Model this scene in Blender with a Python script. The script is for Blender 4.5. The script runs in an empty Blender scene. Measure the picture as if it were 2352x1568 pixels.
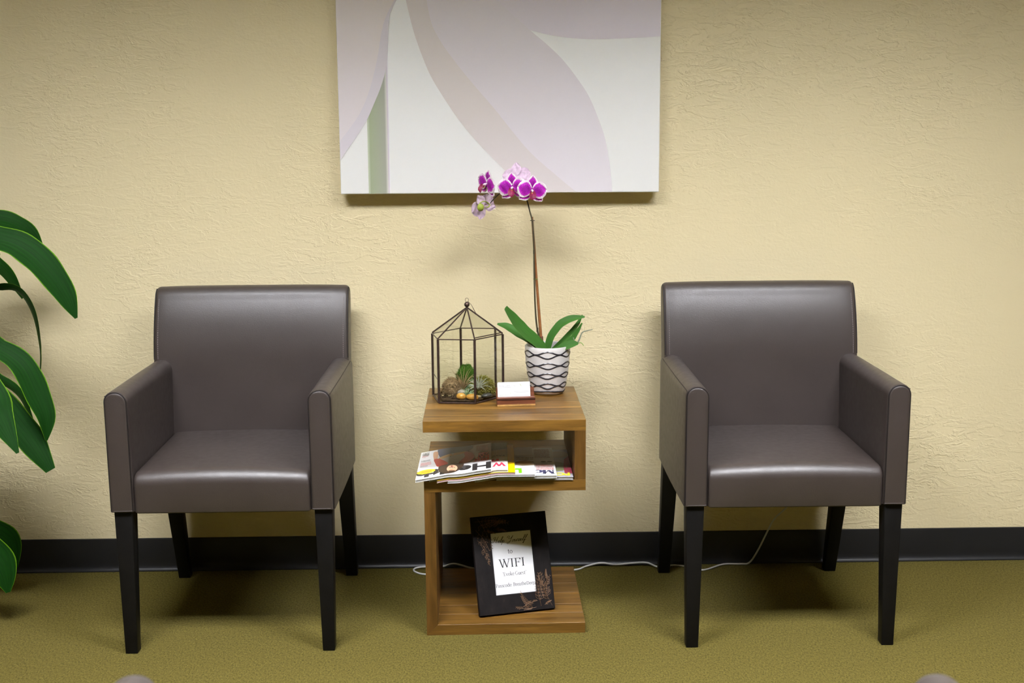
import bpy, bmesh, math, random
from mathutils import Vector, Matrix, noise as mnoise
random.seed(7)
SC = bpy.context.scene
COL = SC.collection
PI = math.pi

# ------------------------------------------------------------------ camera
PITCH, YAW, ROLL, FPX = 0.17228, -0.01591, -0.00759, 2700.0
fw = Vector((-math.sin(YAW)*math.cos(PITCH), math.cos(YAW)*math.cos(PITCH), -math.sin(PITCH)))
rt = Vector((math.cos(YAW), math.sin(YAW), 0.0))
upv = rt.cross(fw)
r2 = math.cos(ROLL)*rt + math.sin(ROLL)*upv
u2 = -math.sin(ROLL)*rt + math.cos(ROLL)*upv
cam_d = bpy.data.cameras.new('camera')
cam = bpy.data.objects.new('camera', cam_d)
COL.objects.link(cam)
mw = Matrix((r2, u2, -fw)).transposed().to_4x4()
mw.translation = Vector((0.0, -3.4504, 1.2997))
cam.matrix_world = mw
cam_d.sensor_width = 36.0
cam_d.lens = FPX*36.0/2352.0
cam_d.clip_start = 0.05
cam_d.dof.use_dof = True
cam_d.dof.focus_distance = 3.1
cam_d.dof.aperture_fstop = 5.0
SC.camera = cam

# ------------------------------------------------------------------ world, exposure, lamps
wd = bpy.data.worlds.new('world'); SC.world = wd
wd.use_nodes = True
wd.node_tree.nodes['Background'].inputs[0].default_value = (0.9, 0.95, 1.0, 1)
wd.node_tree.nodes['Background'].inputs[1].default_value = 0.0
SC.view_settings.view_transform = 'Standard'
SC.view_settings.look = 'None'
SC.view_settings.gamma = 1.0
SC.view_settings.use_curve_mapping = False
SC.view_settings.exposure = 0.0
SC.cycles.adaptive_threshold = 0.03
SC.cycles.max_bounces = 6
SC.cycles.diffuse_bounces = 4
SC.cycles.glossy_bounces = 3
SC.cycles.transparent_max_bounces = 16
SC.cycles.caustics_reflective = False
SC.cycles.caustics_refractive = False
LAMP = 101.0                      # strength of the ceiling light diffusers
LAMP_COL = (0.965, 0.98, 1.035)
CEIL_Z = 2.66
LIGHT_SPOTS = [(-.85, -1.80, 0.95), (1.05, -1.80, 1.0)]     # x, y, relative strength
ROOM = (-3.3, 3.9, -7.2)         # x min, x max, y front

# ------------------------------------------------------------------ helpers
def link(o, parent=None):
    COL.objects.link(o)
    if parent is not None:
        o.parent = parent
    return o
def tag(o, label, cat, group=None, kind=None):
    if label: o['label'] = label
    if cat: o['category'] = cat
    if group: o['group'] = group
    if kind: o['kind'] = kind
    return o
def empty(name, loc=(0, 0, 0), rz=0.0, parent=None):
    o = bpy.data.objects.new(name, None)
    o.empty_display_size = 0.05
    o.location = loc; o.rotation_euler = (0, 0, rz)
    return link(o, parent)
def mesh(name, V, F, mat, parent=None, smooth=40, recalc=True, mats=None, mi=None, uv=None):
    me = bpy.data.meshes.new(name)
    me.from_pydata([tuple(v) for v in V], [], F)
    ml = mats if mats else [mat]
    for m in ml: me.materials.append(m)
    if mi: me.polygons.foreach_set('material_index', mi)
    if uv is not None:
        l = me.uv_layers.new(name='UVMap')
        for lp in me.loops: l.data[lp.index].uv = uv[lp.vertex_index]
    if recalc:
        bm = bmesh.new(); bm.from_mesh(me)
        bmesh.ops.recalc_face_normals(bm, faces=bm.faces)
        bm.to_mesh(me); bm.free()
    me.update()
    if smooth:
        me.polygons.foreach_set('use_smooth', [True]*len(me.polygons))
        if smooth < 180: me.set_sharp_from_angle(angle=math.radians(smooth))
    return link(bpy.data.objects.new(name, me), parent)
class MB:
    def __init__(s): s.V = []; s.F = []
    def add(s, V, F):
        n = len(s.V); s.V += [tuple(v) for v in V]; s.F += [tuple(i+n for i in f) for f in F]
        return s
    def box(s, x0, x1, y0, y1, z0, z1):
        V = [(x, y, z) for z in (z0, z1) for y in (y0, y1) for x in (x0, x1)]
        return s.add(V, [(0,2,3,1),(4,5,7,6),(0,1,5,4),(2,6,7,3),(0,4,6,2),(1,3,7,5)])
    def tube(s, pts, r, n=8, closed=False, cap=True):
        pts = [Vector(p) for p in pts]; m = len(pts)
        R = r if isinstance(r, (list, tuple)) else [r]*m
        prev = None; rings = []
        for i, p in enumerate(pts):
            if closed: t = pts[(i+1) % m]-pts[i-1]
            else: t = pts[min(i+1, m-1)]-pts[max(i-1, 0)]
            t.normalize()
            if prev is None:
                a = Vector((0, 0, 1)) if abs(t.z) < .9 else Vector((1, 0, 0))
                nrm = (a-t*a.dot(t)).normalized()
            else:
                nrm = (prev-t*prev.dot(t)).normalized()
            prev = nrm; b = t.cross(nrm)
            rings.append([p+R[i]*(math.cos(2*PI*k/n)*nrm+math.sin(2*PI*k/n)*b) for k in range(n)])
        V = [v for rg in rings for v in rg]; F = []
        for i in range(m if closed else m-1):
            j = (i+1) % m
            for k in range(n):
                F.append((i*n+k, i*n+(k+1) % n, j*n+(k+1) % n, j*n+k))
        if cap and not closed:
            F.append(tuple(range(n-1, -1, -1))); F.append(tuple((m-1)*n+k for k in range(n)))
        return s.add(V, F)
    def build(s, name, mat, parent=None, smooth=40): return mesh(name, s.V, s.F, mat, parent, smooth)
def catmull(pts, n=8, closed=False):
    P = [Vector(p) for p in pts]; out = []; m = len(P)
    for i in range(m if closed else m-1):
        if closed: a, b, c, d = P[i-1], P[i], P[(i+1) % m], P[(i+2) % m]
        else: a, b, c, d = P[max(i-1, 0)], P[i], P[i+1], P[min(i+2, m-1)]
        for k in range(n):
            t = k/n
            out.append(.5*((2*b)+(c-a)*t+(2*a-5*b+4*c-d)*t*t+(3*b-a-3*c+d)*t**3))
    if not closed: out.append(P[-1])
    return out
def roundpoly(pts, radii, seg=6):
    out = []; n = len(pts)
    for i in range(n):
        p = Vector(pts[i]); a = Vector(pts[i-1])-p; b = Vector(pts[(i+1) % n])-p; r = radii[i]
        if r <= 0: out.append(p); continue
        la, lb = a.length, b.length; a.normalize(); b.normalize()
        th = math.acos(max(-1, min(1, a.dot(b))))
        d = min(r/math.tan(th/2), la*.49, lb*.49); r = d*math.tan(th/2)
        c = p+(a+b).normalized()*(r/math.sin(th/2))
        v0 = p+a*d-c; v1 = p+b*d-c
        a0 = math.atan2(v0.y, v0.x); da = math.atan2(v1.y, v1.x)-a0
        while da > PI: da -= 2*PI
        while da < -PI: da += 2*PI
        for k in range(seg+1):
            q = a0+da*k/seg; out.append(c+r*Vector((math.cos(q), math.sin(q))))
    return out
def pnormals(P):
    n = len(P); area = sum(P[i-1].x*P[i].y-P[i].x*P[i-1].y for i in range(n)); sg = 1 if area > 0 else -1
    N = []
    for i in range(n):
        t = (P[(i+1) % n]-P[i-1]); t.normalize(); N.append(Vector((t.y, -t.x))*sg)
    return N
def sweep(P, stations, mp):
    """closed 2D profile P carried along stations (t, inset); mp(t, a, b) -> point"""
    N = pnormals(P); V = []; F = []; n = len(P)
    for t, ins in stations:
        for p, q in zip(P, N):
            w = p-q*ins; V.append(mp(t, w.x, w.y))
    for i in range(len(stations)-1):
        for k in range(n):
            F.append((i*n+k, i*n+(k+1) % n, (i+1)*n+(k+1) % n, (i+1)*n+k))
    F.append(tuple(range(n))); F.append(tuple((len(stations)-1)*n+k for k in range(n-1, -1, -1)))
    return V, F
def stations(t0, t1, r0, r1, mid=8, k=5):
    s = []
    for i in range(k):
        a = i/k*PI/2; s.append((t0+r0*(1-math.cos(a)), r0*(1-math.sin(a))))
    for i in range(mid+1): s.append((t0+r0+(t1-r1-t0-r0)*i/mid, 0.0))
    for i in range(k-1, -1, -1):
        a = i/k*PI/2; s.append((t1-r1*(1-math.cos(a)), r1*(1-math.sin(a))))
    return s
def bevel_box(name, x0, x1, y0, y1, z0, z1, b, mat, parent=None, seg=2):
    m = MB().box(x0, x1, y0, y1, z0, z1)
    bm = bmesh.new(); vs = [bm.verts.new(v) for v in m.V]
    for f in m.F: bm.faces.new([vs[i] for i in f])
    bmesh.ops.bevel(bm, geom=bm.edges[:], offset=b, segments=seg, affect='EDGES', profile=.5)
    bmesh.ops.recalc_face_normals(bm, faces=bm.faces)
    me = bpy.data.meshes.new(name); bm.to_mesh(me); bm.free(); me.materials.append(mat)
    me.polygons.foreach_set('use_smooth', [True]*len(me.polygons)); me.set_sharp_from_angle(angle=math.radians(50))
    return link(bpy.data.objects.new(name, me), parent)
def copy_tree(o, parent=None):
    c = o.copy(); COL.objects.link(c); c.parent = parent
    for ch in list(o.children): copy_tree(ch, c)
    return c

# ------------------------------------------------------------------ materials
MATS = {}
class NT:
    def __init__(s, name):
        s.m = bpy.data.materials.new(name); s.m.use_nodes = True
        s.t = s.m.node_tree; s.n = s.t.nodes; s.b = s.n['Principled BSDF']; MATS[name] = s.m
    def node(s, typ, **kw):
        nd = s.n.new(typ)
        for k, v in kw.items():
            if k.startswith('i_'):
                nd.inputs[int(k[2:])].default_value = v
            else: setattr(nd, k, v)
        return nd
    def l(s, a, b): s.t.links.new(a, b)
    def coords(s, kind='Object', scale=(1, 1, 1), rot=(0, 0, 0)):
        tc = s.node('ShaderNodeTexCoord'); mp = s.node('ShaderNodeMapping')
        mp.inputs['Scale'].default_value = scale; mp.inputs['Rotation'].default_value = rot
        s.l(tc.outputs[kind], mp.inputs['Vector']); return mp.outputs[0]
    def noise(s, vec, scale, detail=4, rough=.55, dist=0.0):
        nd = s.node('ShaderNodeTexNoise'); nd.inputs['Scale'].default_value = scale
        nd.inputs['Detail'].default_value = detail; nd.inputs['Roughness'].default_value = rough
        nd.inputs['Distortion'].default_value = dist
        s.l(vec, nd.inputs['Vector']); return nd.outputs[0]
    def ramp(s, fac, stops):
        r = s.node('ShaderNodeValToRGB'); e = r.color_ramp.elements
        while len(e) < len(stops): e.new(.5)
        for q, (p, c) in zip(e, stops): q.position = p; q.color = (*c, 1)
        s.l(fac, r.inputs[0]); return r.outputs[0]
    def bump(s, h, strength, dist, normal=None):
        b = s.node('ShaderNodeBump'); b.inputs['Strength'].default_value = strength; b.inputs['Distance'].default_value = dist
        s.l(h, b.inputs['Height'])
        if normal is not None: s.l(normal, b.inputs['Normal'])
        s.l(b.outputs[0], s.b.inputs['Normal']); return b.outputs[0]
    def mix(s, fac, a, b, mode='MIX'):
        m = s.node('ShaderNodeMix', data_type='RGBA', blend_type=mode)
        for sock, v in ((m.inputs['Factor'], fac), (m.inputs[6], a), (m.inputs[7], b)):
            if hasattr(v, 'is_linked') or hasattr(v, 'links'): s.l(v, sock)
            elif isinstance(v, tuple): sock.default_value = (*v, 1) if len(v) == 3 else v
            else: sock.default_value = v
        return m.outputs[2]
    def math(s, op, a, b=0.0, c=None):
        m = s.node('ShaderNodeMath', operation=op)
        for i, v in enumerate((a, b) if c is None else (a, b, c)):
            if hasattr(v, 'links'): s.l(v, m.inputs[i])
            else: m.inputs[i].default_value = v
        return m.outputs[0]
    def base(s, c, rough=.5, spec=.5):
        if isinstance(c, tuple): s.b.inputs['Base Color'].default_value = (*c, 1)
        else: s.l(c, s.b.inputs['Base Color'])
        s.b.inputs['Roughness'].default_value = rough
        s.b.inputs['Specular IOR Level'].default_value = spec
        return s
def plain(name, c, rough=.5, spec=.5, metal=0.0, var=0.0, scale=40, bump=0.0, bscale=200):
    t = NT(name); v = t.coords()
    if var:
        n = t.noise(v, scale)
        t.base(t.ramp(n, [(.25, tuple(max(0, x*(1-var)) for x in c)), (.75, tuple(min(1, x*(1+var)) for x in c))]), rough, spec)
    else: t.base(c, rough, spec)
    t.b.inputs['Metallic'].default_value = metal
    if bump: t.bump(t.noise(v, bscale), bump, .001)
    return t.m
WALL_C = (.755, .648, .402)
def wall_mat():
    t = NT('painted plaster'); v = t.coords()
    big = t.noise(v, 2.2, 3)
    t.base(t.ramp(big, [(.3, tuple(x*.985 for x in WALL_C)), (.7, WALL_C)]), .62, .25)
    fine = t.noise(v, 130, 3, .6)
    v2 = t.coords(scale=(.55, 1, 1.35))
    # trowel ridges: thresholded warped noise, stronger in patches
    w = t.noise(v2, 22, 4, .7, .5)
    ridge = t.ramp(w, [(.46, (0, 0, 0)), (.52, (1, 1, 1)), (.60, (.55, .55, .55)), (.75, (0, 0, 0))])
    patch = t.ramp(t.noise(v, 1.7, 2), [(.42, (.15,)*3), (.62, (1,)*3)])
    rp = t.mix(1.0, ridge, patch, 'MULTIPLY')
    t.bump(t.math('MULTIPLY_ADD', rp, 2.2, fine), .48, .0013)
    return t.m
def carpet_mat():
    t = NT('olive carpet'); v = t.coords()
    big = t.noise(v, 3.0, 3); mid = t.noise(t.coords(scale=(1.5, .8, 1), rot=(0, 0, .5)), 150, 3, .7); fine = t.noise(t.coords(scale=(1.6, .6, 1), rot=(0, 0, .3)), 380, 3, .7)
    c = t.ramp(mid, [(.36, (.030, .0235, .0035)), (.64, (.196, .158, .034))])
    c2 = t.ramp(fine, [(.34, (.028, .022, .0035)), (.66, (.206, .167, .038))])
    col = t.mix(.5, c, c2)
    col = t.mix(t.math('MULTIPLY', big, .25), col, (.105, .083, .014))
    t.base(col, .95, .02)
    t.b.inputs['Sheen Weight'].default_value = .03
    h = t.math('ADD', mid, fine)
    t.bump(h, .7, .004)
    return t.m
def leather_mat():
    t = NT('taupe leather'); v = t.coords()
    n = t.noise(v, 9, 4)
    t.base(t.ramp(n, [(.3, (.034, .0252, .0218)), (.7, (.040, .0302, .0262))]), .40, .62)
    vo = t.node('ShaderNodeTexVoronoi', feature='F1'); vo.inputs['Scale'].default_value = 420
    t.l(v, vo.inputs['Vector'])
    rn = t.ramp(t.noise(v, 60), [(.3, (.40,)*3), (.7, (.47,)*3)])
    t.l(rn, t.b.inputs['Roughness'])
    t.bump(vo.outputs[0], .16, .0008)
    return t.m
def wood_mat(name, axis, dark, lite, rough=.42, rnd=.35, sc=1.0):
    t = NT(name)
    rot = {'x': (0, 0, 0), 'y': (0, 0, PI/2), 'z': (0, PI/2, 0)}[axis]
    s = {'x': (1.6*sc, 16*sc, 16*sc), 'y': (16*sc, 1.6*sc, 16*sc), 'z': (16*sc, 16*sc, 1.6*sc)}[axis]
    tc = t.node('ShaderNodeTexCoord'); oi = t.node('ShaderNodeObjectInfo')
    cmb = t.node('ShaderNodeCombineXYZ')
    for i in range(3): t.l(t.math('MULTIPLY', oi.outputs['Random'], 3.1+i*1.7), cmb.inputs[i])
    ad = t.node('ShaderNodeVectorMath', operation='ADD'); t.l(tc.outputs['Object'], ad.inputs[0]); t.l(cmb.outputs[0], ad.inputs[1])
    mp = t.node('ShaderNodeMapping'); mp.inputs['Scale'].default_value = s; t.l(ad.outputs[0], mp.inputs['Vector'])
    g = t.noise(mp.outputs[0], 2.6, 6, .65, .6); g2 = t.noise(mp.outputs[0], 14, 3, .6)
    c = t.ramp(g, [(.32, dark), (.50, tuple((a+b)/2 for a, b in zip(dark, lite))), (.68, lite)])
    c = t.mix(t.math('MULTIPLY', g2, .35), c, tuple(x*.55 for x in dark))
    hsv = t.node('ShaderNodeHueSaturation'); t.l(c, hsv.inputs['Color'])
    t.l(t.math('MULTIPLY_ADD', oi.outputs['Random'], rnd*1.5, 1-rnd*.75), hsv.inputs['Value'])
    t.base(hsv.outputs[0], rough-.04, .5)
    t.bump(g2, .08, .0008)
    return t.m
def glass_mat():
    t = NT('terrarium glass'); out = t.n['Material Output']
    tr = t.node('ShaderNodeBsdfTransparent'); tr.inputs[0].default_value = (.985, .99, .972, 1)
    gl = t.node('ShaderNodeBsdfGlossy'); gl.inputs['Roughness'].default_value = .03
    fr = t.node('ShaderNodeLayerWeight'); fr.inputs[0].default_value = .12
    mx = t.node('ShaderNodeMixShader'); t.l(t.math('MULTIPLY_ADD', fr.outputs[1], .4, .015), mx.inputs[0]); t.l(tr.outputs[0], mx.inputs[1]); t.l(gl.outputs[0], mx.inputs[2])
    t.l(mx.outputs[0], out.inputs[0]); return t.m
def emit_mat():
    t = NT('lamp diffuser'); out = t.n['Material Output']
    oi = t.node('ShaderNodeObjectInfo')
    e = t.node('ShaderNodeEmission'); e.inputs[0].default_value = (*LAMP_COL, 1)
    t.l(t.math('MULTIPLY', oi.outputs['Alpha'], LAMP), e.inputs[1])
    t.l(e.outputs[0], out.inputs[0]); return t.m
def leaf_mat(name, dark, lite, edge, rough=.38, edge_w=.88, ribs=26):
    t = NT(name); uvn = t.node('ShaderNodeUVMap'); sp = t.node('ShaderNodeSeparateXYZ'); t.l(uvn.outputs[0], sp.inputs[0])
    ax = t.math('ABSOLUTE', t.math('MULTIPLY_ADD', sp.outputs[0], 2.0, -1.0))
    st = t.math('SINE', t.math('MULTIPLY', sp.outputs[0], ribs*2.0))
    n = t.noise(t.coords('UV', (30, 2, 1)), 1.5, 4)
    c = t.ramp(n, [(.3, dark), (.7, lite)])
    c = t.mix(t.math('MULTIPLY_ADD', st, .10, .10), c, tuple(x*.6 for x in dark))
    c = t.mix(t.ramp(ax, [(edge_w, (0, 0, 0)), (min(1, edge_w+.08), (1, 1, 1))]), c, edge)
    t.base(c, rough, .1); t.bump(st, .12, .001)
    return t.m
def petal_mat():
    t = NT('orchid petal face'); uvn = t.node('ShaderNodeUVMap'); sp = t.node('ShaderNodeSeparateXYZ'); t.l(uvn.outputs[0], sp.inputs[0])
    ax = t.math('ABSOLUTE', t.math('MULTIPLY_ADD', sp.outputs[0], 2.0, -1.0))
    ay = t.math('MULTIPLY', t.math('SUBTRACT', sp.outputs[1], .35), 1.45)
    d = t.math('SQRT', t.math('ADD', t.math('MULTIPLY', ax, ax), t.math('MULTIPLY', ay, ay)))
    v = t.coords()
    d2 = t.math('ADD', d, t.math('MULTIPLY_ADD', t.noise(v, 420, 3), .5, -.25))
    c = t.ramp(d2, [(.35, (.26, .002, .25)), (.62, (.44, .004, .42)), (.76, (.50, .02, .47)), (.88, (.86, .76, .82))])
    vo = t.node('ShaderNodeTexVoronoi'); vo.inputs['Scale'].default_value = 430; t.l(v, vo.inputs['Vector'])
    spk = t.ramp(vo.outputs[0], [(.10, (1, 1, 1)), (.26, (0, 0, 0))])
    c = t.mix(t.math('MULTIPLY', spk, t.ramp(d, [(.2, (.1,)*3), (.6, (.75,)*3)])), c, (.85, .55, .80))
    t.base(c, .55, .3); return t.m
def frame_mat():
    t = NT('dark mottled frame'); v = t.coords()
    n = t.noise(t.coords(scale=(1, 1, .25)), 45, 6, .7)
    t.base(t.ramp(n, [(.35, (.005, .004, .004)), (.62, (.010, .0075, .007)), (.8, (.035, .022, .018))]), .6, .12)
    t.bump(n, .2, .001); return t.m
M_wall = wall_mat(); M_carpet = carpet_mat(); M_leather = leather_mat()
M_ceil = plain('ceiling white', (.80, .79, .76), .9, .1)
M_wall2 = plain('smooth wall paint', WALL_C, .62, .25)
M_vinyl = plain('black vinyl base', (.011, .011, .012), .42, .4, var=.15, scale=8)
M_seam = plain('leather seam', (.012, .009, .009), .55, .3)
M_thread = plain('seam thread', (.22, .19, .18), .7, .2)
M_black = plain('black stained wood', (.004, .0036, .0036), .5, .22, var=.3, scale=20)
M_lampframe = plain('lamp frame', (.8, .8, .8), .4)
M_added_louver = plain('added louver grey', (.42, .42, .42), .5)
M_emit = emit_mat()
M_glass = glass_mat()
M_came = plain('dark copper came', (.085, .055, .045), .42, .5, metal=.75, var=.35, scale=120)
WD, WL = (.082, .036, .005), (.285, .142, .024)
M_wx = wood_mat('acacia along x', 'x', WD, WL); M_wz = wood_mat('acacia upright', 'z', (.062, .027, .004), (.17, .080, .016))
M_holder = wood_mat('rosewood', 'x', (.09, .026, .012), (.22, .075, .034), .35, .1, 3.0)
M_white = plain('white paper', (.66, .66, .67), .6, .2)
def page_mat(name, lo, hi):
    t = NT(name); n = t.noise(t.coords(scale=(3, 3, 1400)), 1.0, 3, .6)
    t.base(t.ramp(n, [(.35, lo), (.65, hi)]), .65, .2); return t.m
M_page = page_mat('magazine pages', (.15, .145, .13), (.44, .43, .40))
M_ink = plain('black ink', (.018, .016, .020), .6, .3)
M_cable = plain('white cable', (.70, .70, .68), .45)

# ------------------------------------------------------------------ the room
x0, x1, yf = ROOM
def slab(name, a, b, mat):
    m = MB().box(a[0], b[0], a[1], b[1], a[2], b[2])
    return tag(m.build(name, mat, None, 0), None, None, kind='structure')
slab('floor', (x0-.1, yf-.1, -.1), (x1+.1, .1, 0), M_carpet)
w = slab('wall_back', (x0-.1, 0, 0), (x1+.1, .1, CEIL_Z), M_wall); tag(w, 'cream textured plaster wall behind the chairs', None)
slab('wall_left', (x0-.1, yf, 0), (x0, 0, CEIL_Z), M_wall2)
slab('wall_right', (x1, yf, 0), (x1+.1, 0, CEIL_Z), M_wall2)
slab('wall_front', (x0-.1, yf-.1, 0), (x1+.1, yf, CEIL_Z), M_wall2)
slab('ceiling', (x0-.1, yf-.1, CEIL_Z), (x1+.1, .1, CEIL_Z+.1), M_ceil)
nick = MB().tube([(-.684, -.0004, 1.179), (-.676, -.001, 1.176), (-.666, -.0004, 1.174)], [.0006, .0016, .0005], 6)
nick.build('plaster_ridge', M_wall, bpy.data.objects['wall_back'])
def baseboard(name, mp, L):
    # cove base profile (out, z)
    P = [Vector(p) for p in [(0, 0), (.014, 0), (.0145, .0025), (.011, .0045), (.0075, .009), (.0055, .016), (.0042, .026), (.004, .098), (.003, .1012), (0, .1025)]]
    V, F = sweep(P, [(0, 0), (L, 0)], mp)
    tag(mesh(name, V, F, M_vinyl, None, 40), None, None, kind='structure')
baseboard('baseboard_back', lambda t, a, b: (x0+t, -a, b), x1-x0)
baseboard('baseboard_left', lambda t, a, b: (x0+a, yf+t, b), -yf-.015)
baseboard('baseboard_right', lambda t, a, b: (x1-a, yf+t, b), -yf-.015)

def ceiling_light(x, y, rel, label):
    o = tag(empty('ceiling_light', (x, y, CEIL_Z)), label, 'ceiling light', 'ceiling lights over the waiting area')
    m = MB(); a, b, dp = .61, .305, .110
    m.box(-a, a, -b, -b+.02, -dp, 0); m.box(-a, a, b-.02, b, -dp, 0); m.box(-a, -a+.02, -b+.02, b-.02, -dp, 0); m.box(a-.02, a, -b+.02, b-.02, -dp, 0)
    m.build('light_frame', M_lampframe, o)
    d = MB().box(-a+.021, a-.021, -b+.021, b-.021, -.012, -.002).build('diffuser', M_emit, o, 0)
    d.color = (1, 1, 1, rel)
    for i in range(1, 6):  # unseen fins, added to cut the light on the upper wall and corners
        xx = -a+2*a*i/6; MB().box(xx-.002, xx+.002, -b+.02, b-.02, -dp, -.016).build('added_louver_fin', M_added_louver, o, 0)
    for i in range(1, 3):
        yy = -b+2*b*i/3; MB().box(-a+.02, a-.02, yy-.002, yy+.002, -dp, -.016).build('added_louver_fin', M_added_louver, o, 0)
for i, (x, y, rel) in enumerate(LIGHT_SPOTS):
    ceiling_light(x, y, rel, ['recessed white ceiling light over the left chair', 'recessed white ceiling light over the right chair', 'recessed white ceiling light near the entrance'][i])

# ------------------------------------------------------------------ canvas print
CV_W = .914
cv = empty('canvas_print', (-.4333, -.05, 1.1412))
cv.rotation_euler = (-.0181, .0014, 0)
tag(cv, 'large white canvas print of pale lilac petals and a green stem', 'painting')
t = NT('canvas cloth'); vv = t.coords()
wv = t.node('ShaderNodeTexWave'); wv.inputs['Scale'].default_value = 180; t.l(vv, wv.inputs['Vector'])
t.base((.93, .93, .915), .8, .15); t.bump(wv.outputs['Fac'], .05, .0006); M_canvas = t.m
bevel_box('stretched_canvas', 0, CV_W, 0, .032, 0, CV_W, .003, M_canvas, cv, 3)
def print_mat(name, lo, hi, ang):
    t = NT(name); v = t.coords('Object', (1, 1, 1))
    sp = t.node('ShaderNodeSeparateXYZ'); t.l(v, sp.inputs[0])
    g = t.math('ADD', t.math('MULTIPLY', sp.outputs[0], math.cos(ang)), t.math('MULTIPLY', sp.outputs[2], math.sin(ang)))
    n = t.noise(v, 5, 2)
    g = t.math('ADD', g, t.math('MULTIPLY_ADD', n, .3, -.15))
    t.base(t.ramp(g, [(.0, lo), (.6, hi)]), .75, .2); return t.m
LIL, BEI = (.76, .71, .77), (.72, .655, .625)
def art(name, pts, mat, k, sm=6, closed=True):
    P = catmull([(a, 0, b) for a, b in pts], sm, True) if sm else [Vector((a, 0, b)) for a, b in pts]
    P = [Vector((min(max(p.x, .0015), CV_W-.0015), -.0003*k, min(max(p.z, .0015), CV_W-.0015))) for p in P]
    me = bpy.data.meshes.new(name); bm = bmesh.new(); f = bm.faces.new([bm.verts.new(p) for p in P])
    if f.calc_area() and f.normal.y > 0: f.normal_flip()
    bmesh.ops.triangulate(bm, faces=bm.faces[:]); bmesh.ops.recalc_face_normals(bm, faces=bm.faces)
    bm.to_mesh(me); bm.free(); me.materials.append(mat)
    return link(bpy.data.objects.new(name, me), cv)
def poly_lin(*runs):
    out = []
    for r in runs: out += [(p.x, p.y) for p in catmull([(a, b, 0) for a, b in r], 6)]
    return out
# green stem with soft edges
gs = NT('printed stem'); v = gs.coords(); sp = gs.node('ShaderNodeSeparateXYZ'); gs.l(v, sp.inputs[0])
gs.base(gs.ramp(gs.math('MULTIPLY_ADD', sp.outputs[0], 16.0, -1.28), [(0, (.56, .61, .48)), (.12, (.34, .385, .25)), (.5, (.36, .385, .285)), (.80, (.36, .37, .30)), (.90, (.68, .67, .63)), (.93, (.60, .53, .60)), (1, (.88, .87, .88))]), .75, .2)
art('printed_stem', [(.080, .0), (.080, .36), (.1435, .40), (.1435, .0)], gs.m, 1, 0)
mOut = print_mat('petal shade', BEI, (.755, .70, .72), -1.0); mIn = print_mat('petal lilac', (.755, .70, .725), (.80, .755, .805), -.9)
mR = print_mat('petal right', (.74, .675, .66), (.765, .705, .765), 0.0); mL = print_mat('petal left', (.79, .725, .77), (.74, .67, .635), 1.4); mL2 = print_mat('petal left edge', (.745, .69, .745), (.68, .63, .66), 1.3)
outer = [(.197, .538), (.206, .497), (.22, .443), (.24, .385), (.263, .33), (.298, .271), (.341, .207), (.383, .156), (.435, .1), (.491, .048), (.56, .0)]
inner = [(.255, .538), (.267, .476), (.292, .426), (.33, .372), (.385, .304), (.44, .241), (.491, .177), (.547, .112), (.621, .047), (.678, .0)]
right = [(.779, .0), (.776, .038), (.769, .094), (.756, .158), (.738, .209), (.712, .269), (.682, .315), (.639, .37), (.591, .416), (.545, .454), (.451, .537)]
art('printed_petal', poly_lin([(.545, .454), (.6, .441), (.664, .432), (.729, .429), (.814, .431), (.913, .436)], [(.914, .86), (.6, .85), (.42, .75), (.41, .62), (.451, .537)]), mR, 2, 0)
art('printed_petal', poly_lin(outer, right, [(.40, .66), (.34, .77), (.25, .78), (.2, .70), (.19, .62)]), mOut, 3, 0)
art('printed_petal', poly_lin(inner, right, [(.40, .66), (.34, .74), (.29, .73), (.26, .66)]), mIn, 4, 0)
edgeL = [(.0, .094), (.024, .128), (.053, .167), (.08, .209), (.1, .251), (.125, .31), (.141, .373), (.147, .464), (.153, .505), (.171, .538)]
art('printed_petal', poly_lin(edgeL, [(.19, .60), (.19, .72), (.1, .85), (.0, .88)]), mL2, 5, 0)
art('printed_petal', poly_lin([(.002, .15), (.057, .222), (.088, .289), (.112, .373), (.128, .456), (.142, .497), (.165, .538)], [(.18, .60), (.18, .71), (.1, .83), (.0, .87)]), mL, 6, 0)

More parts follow.
